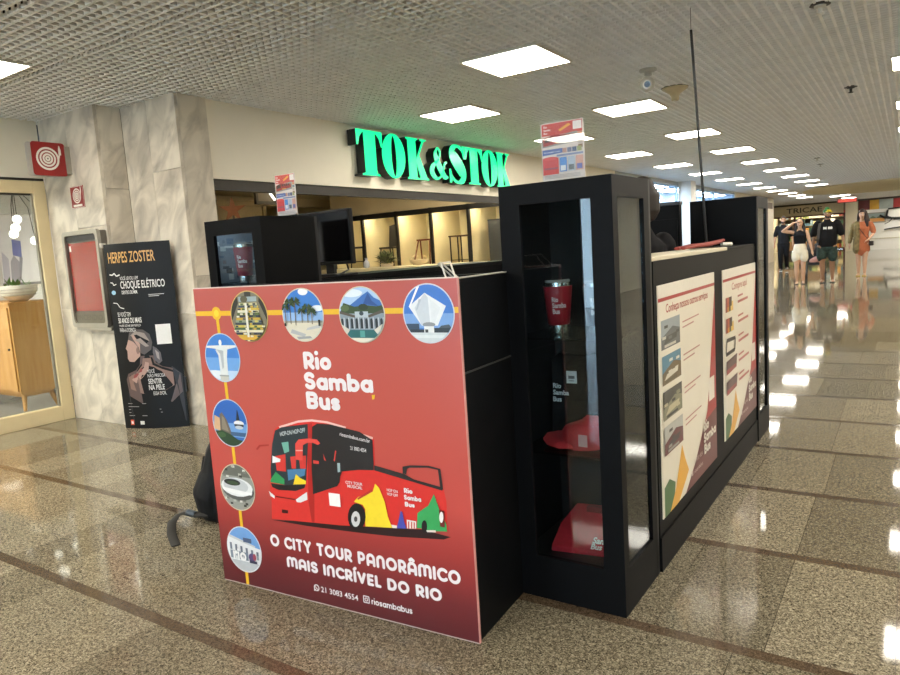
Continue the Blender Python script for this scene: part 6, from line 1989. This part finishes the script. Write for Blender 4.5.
def body_parts(h, wf, arms, legs, hips=1.0, head_turn=0.0, head_tilt=0.0):
    P = []
    ct, st = math.cos(head_turn), math.sin(head_turn)
    hd = lambda x, y, z: V((x * ct - y * st) * h, (x * st + y * ct + (z - 0.87) * head_tilt) * h, z * h)
    P.append(('l', [V(0, 0, .49 * h), V(0, 0, .55 * h), V(0, 0, .62 * h), V(0, 0, .71 * h), V(0, 0.005 * h, .79 * h), V(0, 0.005 * h, .825 * h)],
              [(.085 * h * wf * hips, .062 * h * wf), (.088 * h * wf * hips, .062 * h * wf), (.076 * h * wf, .056 * h * wf), (.092 * h * wf, .062 * h * wf), (.096 * h * wf, .05 * h * wf), (.055 * h, .036 * h)]))
    P.append(('l', [V(0, 0.004 * h, .81 * h), hd(0, 0, .88)], [.034 * h, .031 * h]))
    P.append(('l', [hd(0, -.018, .882), hd(0, -.010, .905), hd(0, 0.0, .94), hd(0, .004, .965)], [(.028 * h, .03 * h), (.038 * h, .047 * h), (.044 * h, .054 * h), (.039 * h, .047 * h)]))
    P.append(('l', [hd(0, -.056, .925), hd(0, -.066, .912)], [.006 * h, .009 * h]))
    for s in (-1, 1):
        P.append(('l', [hd(s * .044, .004, .925), hd(s * .049, .008, .938)], [(.004 * h, .009 * h), (.004 * h, .010 * h)]))
    for s, (el, wr, hdir) in zip((-1, 1), arms):
        sh = V(s * .103 * h * wf, 0.005 * h, .800 * h)
        el = V(*el) * h
        wr = V(*wr) * h
        P.append(('l', [sh, (sh + el) / 2, el], [.031 * h * wf ** .5, .027 * h, .022 * h]))
        P.append(('l', [el, (el * 2 + wr) / 3, wr], [.022 * h, .0225 * h, .0145 * h]))
        P += hand_parts(wr, hdir, s, h)
    for s, (kn, an) in zip((-1, 1), legs):
        hp = V(s * .046 * h * wf * hips, 0, .50 * h)
        kn, an = V(*kn) * h, V(*an) * h
        P.append(('l', [hp, (hp + kn) / 2, kn], [.056 * h * wf, .048 * h * wf ** .6, .034 * h]))
        P.append(('l', [kn, (kn * 2 + an) / 3, an], [.033 * h, .034 * h, .020 * h]))
        P.append(('l', [an + V(0, .015, -.012) * h, an + V(s * .004, -.04, -.022) * h, an + V(s * .008, -.088, -.026) * h], [(.018 * h, .018 * h), (.021 * h, .014 * h), (.021 * h, .009 * h)]))
    return P

def face(t, h, head_turn, skin_dark='3a2a22', lips='8a4a42', tilt=0.0):
    ct, st = math.cos(head_turn), math.sin(head_turn)
    hd = lambda x, y, z: V((x * ct - y * st) * h, (x * st + y * ct + (z - 0.87) * tilt) * h, z * h)
    for s in (-1, 1):
        e = MB().ball(hd(s * .018, -.050, .932), .0065 * h, .005 * h, .004 * h, 8).build('eye', mat('e6e0d8', 0.3), t, True)
        MB().ball(hd(s * .018, -.0545, .932), .003 * h, .0025 * h, .003 * h, 8).build('iris', mat('1c1512', 0.2), e, True)
        MB().loft([hd(s * .010, -.053, .944), hd(s * .027, -.048, .945)], [.0028 * h, .002 * h], 6).build('eyebrow', mat(skin_dark, 0.7), t, True)
    MB().loft([hd(-.013, -.052, .897), hd(0, -.056, .896), hd(.013, -.052, .897)], [.003 * h, .0045 * h, .003 * h], 6).build('mouth', mat(lips, 0.5), t, True)

SK_A = mat('b58a6c', 0.55, 0, 0.06, 30)
SK_B = mat('8f6a4e', 0.55, 0, 0.06, 30)
SK_C = mat('c29a7c', 0.55, 0, 0.06, 30)
HAIR = mat('1c1512', 0.55, 0, 0.25, 60)
BLK = mat('121214', 0.85, 0, 0.15, 40, 0.2)

# ---- man in black shirt and trousers, walking
h = 1.76
legs = (((-.05, -.03, .28), (-.045, -.01, .045)), ((.048, .0, .285), (.05, .10, .075)))
arms = (((-.14, .02, .635), (-.15, -.02, .50), (0.0, -.15, -1)), ((.14, .03, .635), (.155, .02, .50), (0, -.1, -1)))
m1 = thing('person', 'bearded man in black shirt and black trousers walking beside the kiosk', 'person', (-3.38, 24.9, 0.0), math.radians(5))
fused(body_parts(h, .95, arms, legs), 'body', SK_A, m1, 0.011)
fused([('l', [V(0, 0, .52 * h), V(0, 0, .62 * h), V(0, 0, .72 * h), V(0, 0.004 * h, .80 * h), V(0, .004 * h, .828 * h)], [(.094 * h, .07 * h), (.088 * h, .066 * h), (.098 * h, .070 * h), (.102 * h, .058 * h), (.05 * h, .042 * h)])] +
      [('l', [V(s * .10, .005, .80) * h, V(s * .125, .015, .71) * h, V(s * .138, .022, .655) * h], [.040 * h, .036 * h, .034 * h]) for s in (-1, 1)], 'shirt', mat('1b1b1e', 0.85, 0, 0.15, 30, 0.2), m1, 0.011)
fused([('l', [V(0, 0, .47 * h), V(0, 0, .54 * h)], [(.09 * h, .066 * h), (.09 * h, .066 * h)])] +
      [('l', [V(s * .045, 0, .50) * h, V(*kn) * h, V(*an) * h], [.062 * h, .043 * h, .032 * h]) for s, (kn, an) in zip((-1, 1), legs)], 'trousers', BLK, m1, 0.011)
for s, (kn, an) in zip((-1, 1), legs):
    a = V(*an) * h
    fused([('l', [a + V(0, .02, -.018) * h, a + V(0, -.04, -.026) * h, a + V(0, -.09, -.030) * h], [(.025 * h, .024 * h), (.027 * h, .018 * h), (.026 * h, .013 * h)])], 'shoe', mat('1f1e1f', 0.5), m1, 0.009, 3)
    boxpart('shoe_sole', (a.x - .026 * h, a.x + .026 * h, a.y - .112 * h, a.y + .04 * h, a.z - .045 * h, a.z - .036 * h), mat('c9c5bc', 0.5), m1)
fused([('l', [V(0, .008, .955) * h, V(0, .01, .975) * h], [(.047 * h, .056 * h), (.040 * h, .048 * h)]), ('l', [V(0, .03, .92) * h, V(0, .03, .96) * h], [(.044 * h, .035 * h), (.045 * h, .036 * h)])], 'hair', HAIR, m1, 0.009, 3)
fused([('l', [V(-.034, -.02, .905) * h, V(-.022, -.043, .888) * h, V(0, -.052, .880) * h, V(.022, -.043, .888) * h, V(.034, -.02, .905) * h], [.010 * h, .012 * h, .013 * h, .012 * h, .010 * h])], 'beard', HAIR, m1, 0.008, 3)
face(m1, h, 0)

# ---- woman in black top and pale shorts, right hand at her forehead
h = 1.56
legs = (((-.045, -.02, .28), (-.042, .01, .045)), ((.045, .0, .28), (.042, .03, .045)))
arms = (((-.235, -.04, .825), (-.085, -.08, .945), (.9, .1, .12)), ((.135, .0, .64), (.165, -.02, .515), (.15, -.05, -1)))
m2 = thing('person', 'woman in black sleeveless top and white shorts shading her eyes', 'person', (-2.16, 18.55, 0.0), math.radians(4))
fused(body_parts(h, .92, arms, legs, 1.06, 0.0, -.1), 'body', SK_C, m2, 0.010)
fused([('l', [V(0, 0, .625 * h), V(0, 0, .70 * h), V(0, -.004 * h, .745 * h), V(0, 0.002 * h, .79 * h), V(0, .003 * h, .815 * h)], [(.078 * h, .060 * h), (.088 * h, .066 * h), (.092 * h, .072 * h), (.086 * h, .056 * h), (.05 * h, .04 * h)])], 'top', BLK, m2, 0.009)
fused([('l', [V(0, 0, .49 * h), V(0, 0, .56 * h), V(0, 0, .615 * h)], [(.094 * h, .072 * h), (.092 * h, .070 * h), (.077 * h, .060 * h)])] +
      [('l', [V(s * .05, 0, .50) * h, V(s * .055, -.008, .40) * h], [.062 * h, .064 * h]) for s in (-1, 1)], 'shorts', mat('d8cfb8', 0.8, 0, 0.05, 30, 0.2), m2, 0.010)
fused([('l', [V(0, .012, .965) * h, V(0, .014, .985) * h], [(.046 * h, .054 * h), (.036 * h, .044 * h)]), ('l', [V(0, .03, .97) * h, V(0, .045, .90) * h, V(0, .055, .80) * h, V(0, .06, .70) * h], [(.048 * h, .036 * h), (.055 * h, .034 * h), (.06 * h, .026 * h), (.05 * h, .016 * h)]),
      ('l', [V(-.043, .0, .95) * h, V(-.052, .0, .88) * h, V(-.062, -.02, .79) * h], [.016 * h, .018 * h, .016 * h]), ('l', [V(.043, .0, .95) * h, V(.052, .0, .88) * h, V(.066, -.02, .76) * h], [.016 * h, .018 * h, .016 * h])], 'hair', HAIR, m2, 0.009, 3)
for s in (-1, 1):
    MB().ext([(s * .044 * h - .03, y, 0.0) for y in (0,)] and [(s * .044 * h - .035, .06 - .0, 0), (s * .044 * h + .035, .06, 0), (s * .044 * h + .045, -.12, 0), (s * .044 * h, -.155, 0), (s * .044 * h - .045, -.12, 0)], (0, 0, .014)).build('flip_flop', mat('2a2220', 0.6), m2)
face(m2, h, 0, tilt=-.1)

# ---- big man with green and yellow cap
h = 1.76
legs = (((-.058, -.03, .28), (-.055, .0, .045)), ((.058, .0, .28), (.062, .04, .045)))
arms = (((-.165, .01, .645), (-.165, -.03, .515), (-.05, -.1, -1)), ((.175, .02, .65), (.20, -.04, .53), (.12, -.25, -1)))
m3 = thing('person', 'broad man with green and yellow cap and white print on black t-shirt', 'person', (-1.61, 18.85, 0.0), math.radians(2))
fused(body_parts(h, 1.22, arms, legs, .98, 0.45), 'body', SK_B, m3, 0.011)
fused([('l', [V(0, 0, .50 * h), V(0, -.006 * h, .60 * h), V(0, -.004 * h, .70 * h), V(0, 0.002 * h, .79 * h), V(0, .003 * h, .828 * h)], [(.116 * h, .090 * h), (.118 * h, .098 * h), (.122 * h, .088 * h), (.118 * h, .066 * h), (.05 * h, .044 * h)])] +
      [('l', [V(s * .115, .005, .80) * h, V(s * .150, .01, .72) * h, V(s * .166, .012, .665) * h], [.050 * h, .048 * h, .046 * h]) for s in (-1, 1)], 'tshirt', BLK, m3, 0.011)
class Chest(Print):
    def P(self, u, v):
        z = v
        f = max(0.0, 1 - (u / (.122 * 1.76)) ** 2)
        b = .088 * 1.76 * (1 - max(0, (z - .70 * 1.76)) / (.09 * 1.76) * 0.25)
        return V(u, -b * math.sqrt(f) - .012 - self.h, z)
p = Chest((0, 0, 0), (1, 0, 0), (0, 0, 1), 0.004, 0.0005)
p.text(pr('dcdad4'), 'M 88', -.075, .725 * h, .052, .19, 0.05)
p.build('shirt_print', m3)
fused([('l', [V(0, 0, .47 * h), V(0, 0, .53 * h)], [(.108 * h, .086 * h), (.112 * h, .088 * h)])] +
      [('l', [V(s * .058, 0, .49) * h, V(s * .064, -.012, .40) * h, V(s * .066, -.016, .345) * h], [.064 * h, .064 * h, .062 * h]) for s in (-1, 1)], 'shorts', mat('2c3a34', 0.8, 0, 0.45, 14, 0.2), m3, 0.011)
ct_, st_ = math.cos(.45), math.sin(.45)
hd = lambda x, y, z: V((x * ct_ - y * st_) * h, (x * st_ + y * ct_) * h, z * h)
fused([('l', [hd(0, .002, .958), hd(0, .004, .978), hd(0, .004, .990)], [(.049 * h, .058 * h), (.046 * h, .054 * h), (.034 * h, .040 * h)])], 'cap_crown', mat('2f6a34', 0.7), m3, 0.009, 3)
MB().ext([hd(-.040, -.040, .957), hd(-.043, -.078, .952), hd(-.02, -.108, .949), hd(.02, -.108, .949), hd(.043, -.078, .952), hd(.040, -.040, .957)], (0, 0, .010)).build('cap_brim', mat('d9c83c', 0.6), m3)
MB().ext([hd(-.03, -.052, .962), hd(.03, -.052, .962), hd(.024, -.052, .985), hd(-.024, -.052, .985)], hd(0, -.006, 0) - hd(0, 0, 0)).build('cap_badge', mat('d9c83c', 0.6), m3)
fused([('l', [hd(-.034, -.02, .900), hd(-.022, -.043, .885), hd(0, -.052, .878), hd(.022, -.043, .885), hd(.034, -.02, .900)], [.011 * h, .013 * h, .014 * h, .013 * h, .011 * h])], 'beard', HAIR, m3, 0.008, 3)
face(m3, h, .45)
MB().tube([V(-.075, .05, .82) * h, V(-.085, -.052, .805) * h, V(-.095, -.100, .72) * h, V(-.105, -.108, .60) * h, V(-.11, -.08, .54) * h], 0, 8, [(.016 * h, .005 * h)] * 5).build('bag_strap', mat('3a3634', 0.7), m3)
for s, x in ((-1, -.055), (1, .062)):
    y0 = .0 if s < 0 else .04 * h
    MB().ext([(x * h - .045, y0 + .07, 0), (x * h + .045, y0 + .07, 0), (x * h + .055, y0 - .14, 0), (x * h, y0 - .185, 0), (x * h - .055, y0 - .14, 0)], (0, 0, .018)).build('sandal', mat('1c1917', 0.6), m3)

# ---- woman in orange dress with long olive cardigan
h = 1.70
legs = (((-.045, -.01, .28), (-.04, .0, .045)), ((.045, -.02, .28), (.04, -.01, .045)))
arms = (((-.145, .0, .64), (-.16, -.03, .50), (-.02, -.1, -1)), ((.15, .02, .645), (.105, -.075, .565), (-.5, -.4, -.4)))
m4 = thing('person', 'long haired woman in orange dress and open olive cardigan', 'person', (-1.0, 21.0, 0.0), math.radians(-4))
fused(body_parts(h, 1.05, arms, legs, 1.08, 0.25), 'body', SK_C, m4, 0.011)
fused([('l', [V(0, 0, .39 * h), V(0, 0, .48 * h), V(0, 0, .56 * h), V(0, 0, .63 * h), V(0, -.002 * h, .72 * h), V(0, 0.003 * h, .785 * h)], [(.112 * h, .082 * h), (.108 * h, .080 * h), (.100 * h, .074 * h), (.088 * h, .066 * h), (.104 * h, .074 * h), (.098 * h, .056 * h)])] +
      [('l', [V(.108, .005, .79) * h, V(.138, .012, .72) * h, V(.148, .016, .67) * h], [.040 * h, .040 * h, .038 * h])], 'dress', mat('a86242', 0.8, 0, 0.15, 12, 0.2), m4, 0.011)
fused([('l', [V(-.058, -.004, .40) * h, V(-.056, -.004, .52) * h, V(-.052, -.004, .64) * h, V(-.054, -.002, .74) * h, V(-.058, .003, .80) * h], [(.066 * h, .088 * h), (.062 * h, .084 * h), (.054 * h, .074 * h), (.060 * h, .080 * h), (.050 * h, .056 * h)]),
      ('l', [V(-.105, .005, .79) * h, V(-.148, .0, .64) * h, V(-.160, -.025, .53) * h], [.040 * h, .034 * h, .030 * h])], 'cardigan', mat('786a48', 0.85, 0, 0.35, 16, 0.2), m4, 0.011)
fused([('l', [V(0, .012, .965) * h, V(0, .014, .985) * h], [(.050 * h, .058 * h), (.040 * h, .048 * h)]), ('l', [V(0.01, .03, .97) * h, V(.02, .05, .88) * h, V(.045, .05, .78) * h, V(.055, .05, .70) * h], [(.054 * h, .040 * h), (.070 * h, .044 * h), (.072 * h, .040 * h), (.05 * h, .026 * h)]),
      ('l', [V(.047, -.01, .95) * h, V(.062, -.015, .86) * h, V(.070, -.03, .76) * h], [.022 * h, .026 * h, .022 * h]), ('l', [V(-.045, .0, .95) * h, V(-.052, -.005, .87) * h, V(-.055, -.03, .80) * h], [.018 * h, .018 * h, .014 * h])], 'hair', mat('2c1c14', 0.6, 0, 0.3, 40), m4, 0.010, 3)
face(m4, h, .25)
MB().tube([V(-.09, -.02, .82) * h, V(-.02, -.082, .72) * h, V(.06, -.09, .60) * h, V(.11, -.06, .53) * h], 0.008, 6).build('bag_strap', mat('2a2018', 0.6), m4)
boxpart('handbag', (.10 * h, .155 * h, -.06 * h, .05 * h, .46 * h, .53 * h), mat('2a2018', 0.5), m4, 0.012)
for s, y0 in ((-1, 0.0), (1, -.01 * h)):
    x = s * .042 * h
    MB().ext([(x - .038, y0 + .065, 0), (x + .038, y0 + .065, 0), (x + .046, y0 - .12, 0), (x, y0 - .16, 0), (x - .046, y0 - .12, 0)], (0, 0, .016)).build('sandal_sole', mat('b59a3c', 0.5), m4)
    MB().tube([(x - .045, y0 - .07, .012), (x, y0 - .07, .062), (x + .045, y0 - .07, .012)], 0.010, 6).build('sandal_strap', mat('c7a83c', 0.5), m4)

# ---- attendant inside the kiosk, mostly hidden by the tall cabinet
h = 1.60
legs = (((-.05, -.01, .28), (-.05, .0, .045)), ((.05, -.01, .28), (.05, .0, .045)))
arms = (((-.14, .0, .64), (-.13, -.08, .56), (.2, -.6, -.5)), ((.14, .0, .64), (.13, -.08, .56), (-.2, -.6, -.5)))
m5 = thing('person', 'dark haired attendant standing inside the kiosk behind the tall cabinet', 'person', (-1.175, 3.62, 0.0), math.radians(-115))
fused(body_parts(h, .95, arms, legs), 'body', SK_B, m5, 0.010)
fused([('l', [V(0, 0, .50 * h), V(0, 0, .62 * h), V(0, 0, .72 * h), V(0, 0.004 * h, .80 * h), V(0, .004 * h, .828 * h)], [(.096 * h, .072 * h), (.090 * h, .068 * h), (.100 * h, .072 * h), (.104 * h, .058 * h), (.05 * h, .042 * h)])] +
      [('l', [V(s * .10, .005, .80) * h, V(s * .125, .005, .71) * h, V(s * .138, .002, .655) * h], [.042 * h, .038 * h, .036 * h]) for s in (-1, 1)], 'polo_shirt', mat('131316', 0.85, 0, 0.1, 30, 0.2), m5, 0.011)
fused([('l', [V(0, 0, .47 * h), V(0, 0, .54 * h)], [(.09 * h, .068 * h), (.09 * h, .068 * h)])] +
      [('l', [V(s * .046, 0, .50) * h, V(*kn) * h, V(*an) * h], [.062 * h, .045 * h, .034 * h]) for s, (kn, an) in zip((-1, 1), legs)], 'trousers', mat('23262c', 0.85, 0, 0.1, 30, 0.2), m5, 0.011)
for s in (-1, 1):
    a = V(s * .05, 0, .045) * h
    fused([('l', [a + V(0, .02, -.015) * h, a + V(0, -.04, -.024) * h, a + V(0, -.09, -.028) * h], [(.025 * h, .026 * h), (.027 * h, .018 * h), (.026 * h, .014 * h)])], 'shoe', mat('1a1a1b', 0.5), m5, 0.009, 3)
fused([('l', [V(0, .008, .955) * h, V(0, .01, .982) * h], [(.049 * h, .058 * h), (.042 * h, .050 * h)]), ('l', [V(0, .03, .91) * h, V(0, .03, .96) * h], [(.047 * h, .037 * h), (.048 * h, .038 * h)])], 'hair', HAIR, m5, 0.008, 3)
face(m5, h, 0)

# ---- pushchair behind the couple
st_t = thing('pushchair', 'dark folding pushchair behind the couple', 'pushchair', (-1.98, 20.2, 0.0), math.radians(5))
PCM = mat('17171a', 0.7)
for s in (-1, 1):
    MB().tube([(s * .20, .28, .10), (s * .20, .0, .45), (s * .20, -.18, .55), (s * .20, .42, 1.0)] if False else [(s * .20, -.30, .09), (s * .20, .10, .60), (s * .20, .42, 1.0)], 0.014, 8).build('side_frame', DARK_STEEL, st_t)
    MB().tube([(s * .22, .30, .09), (s * .20, .05, .55)], 0.013, 8).build('rear_leg', DARK_STEEL, st_t)
    for y in (-.30, .30):
        w_ = MB()
        pts_ = [(s * .22 - .02, y + .085 * math.cos(6.2832 * k / 18), .09 + .085 * math.sin(6.2832 * k / 18)) for k in range(18)]
        w_.ext(pts_, (.04, 0, 0)).build('wheel', mat('141414', 0.7), st_t)
MB().tube([(-.20, .42, 1.0), (.20, .42, 1.0)], 0.018, 8).build('handle', PCM, st_t)
MB().ext([(-.18, -.16, .38), (-.18, .14, .36), (-.18, .28, .80), (-.18, .22, .82), (-.18, .08, .44), (-.18, -.16, .44)], (.36, 0, 0)).build('seat', PCM, st_t)
mb = MB()
for k in range(6):
    a0, a1 = math.radians(20 + 24 * k), math.radians(20 + 24 * (k + 1))
    c = (.16, .62)
    mb.ext([(-.20, c[0] + .30 * math.cos(a0), c[1] + .30 * math.sin(a0)), (-.20, c[0] + .30 * math.cos(a1), c[1] + .30 * math.sin(a1)), (-.20, c[0] + .27 * math.cos(a1), c[1] + .27 * math.sin(a1)), (-.20, c[0] + .27 * math.cos(a0), c[1] + .27 * math.sin(a0))], (.40, 0, 0))
mb.build('canopy', PCM, st_t)
fused([('l', [V(-.10, -.1, .47), V(.0, -.05, .52), V(.10, -.02, .50)], [(.05, .07), (.07, .08), (.05, .07)])], 'pink_blanket', mat('b98a82', 0.8, 0, 0.15, 20), st_t, 0.010, 3)


bpy.data.scenes.remove(tmp_scene)
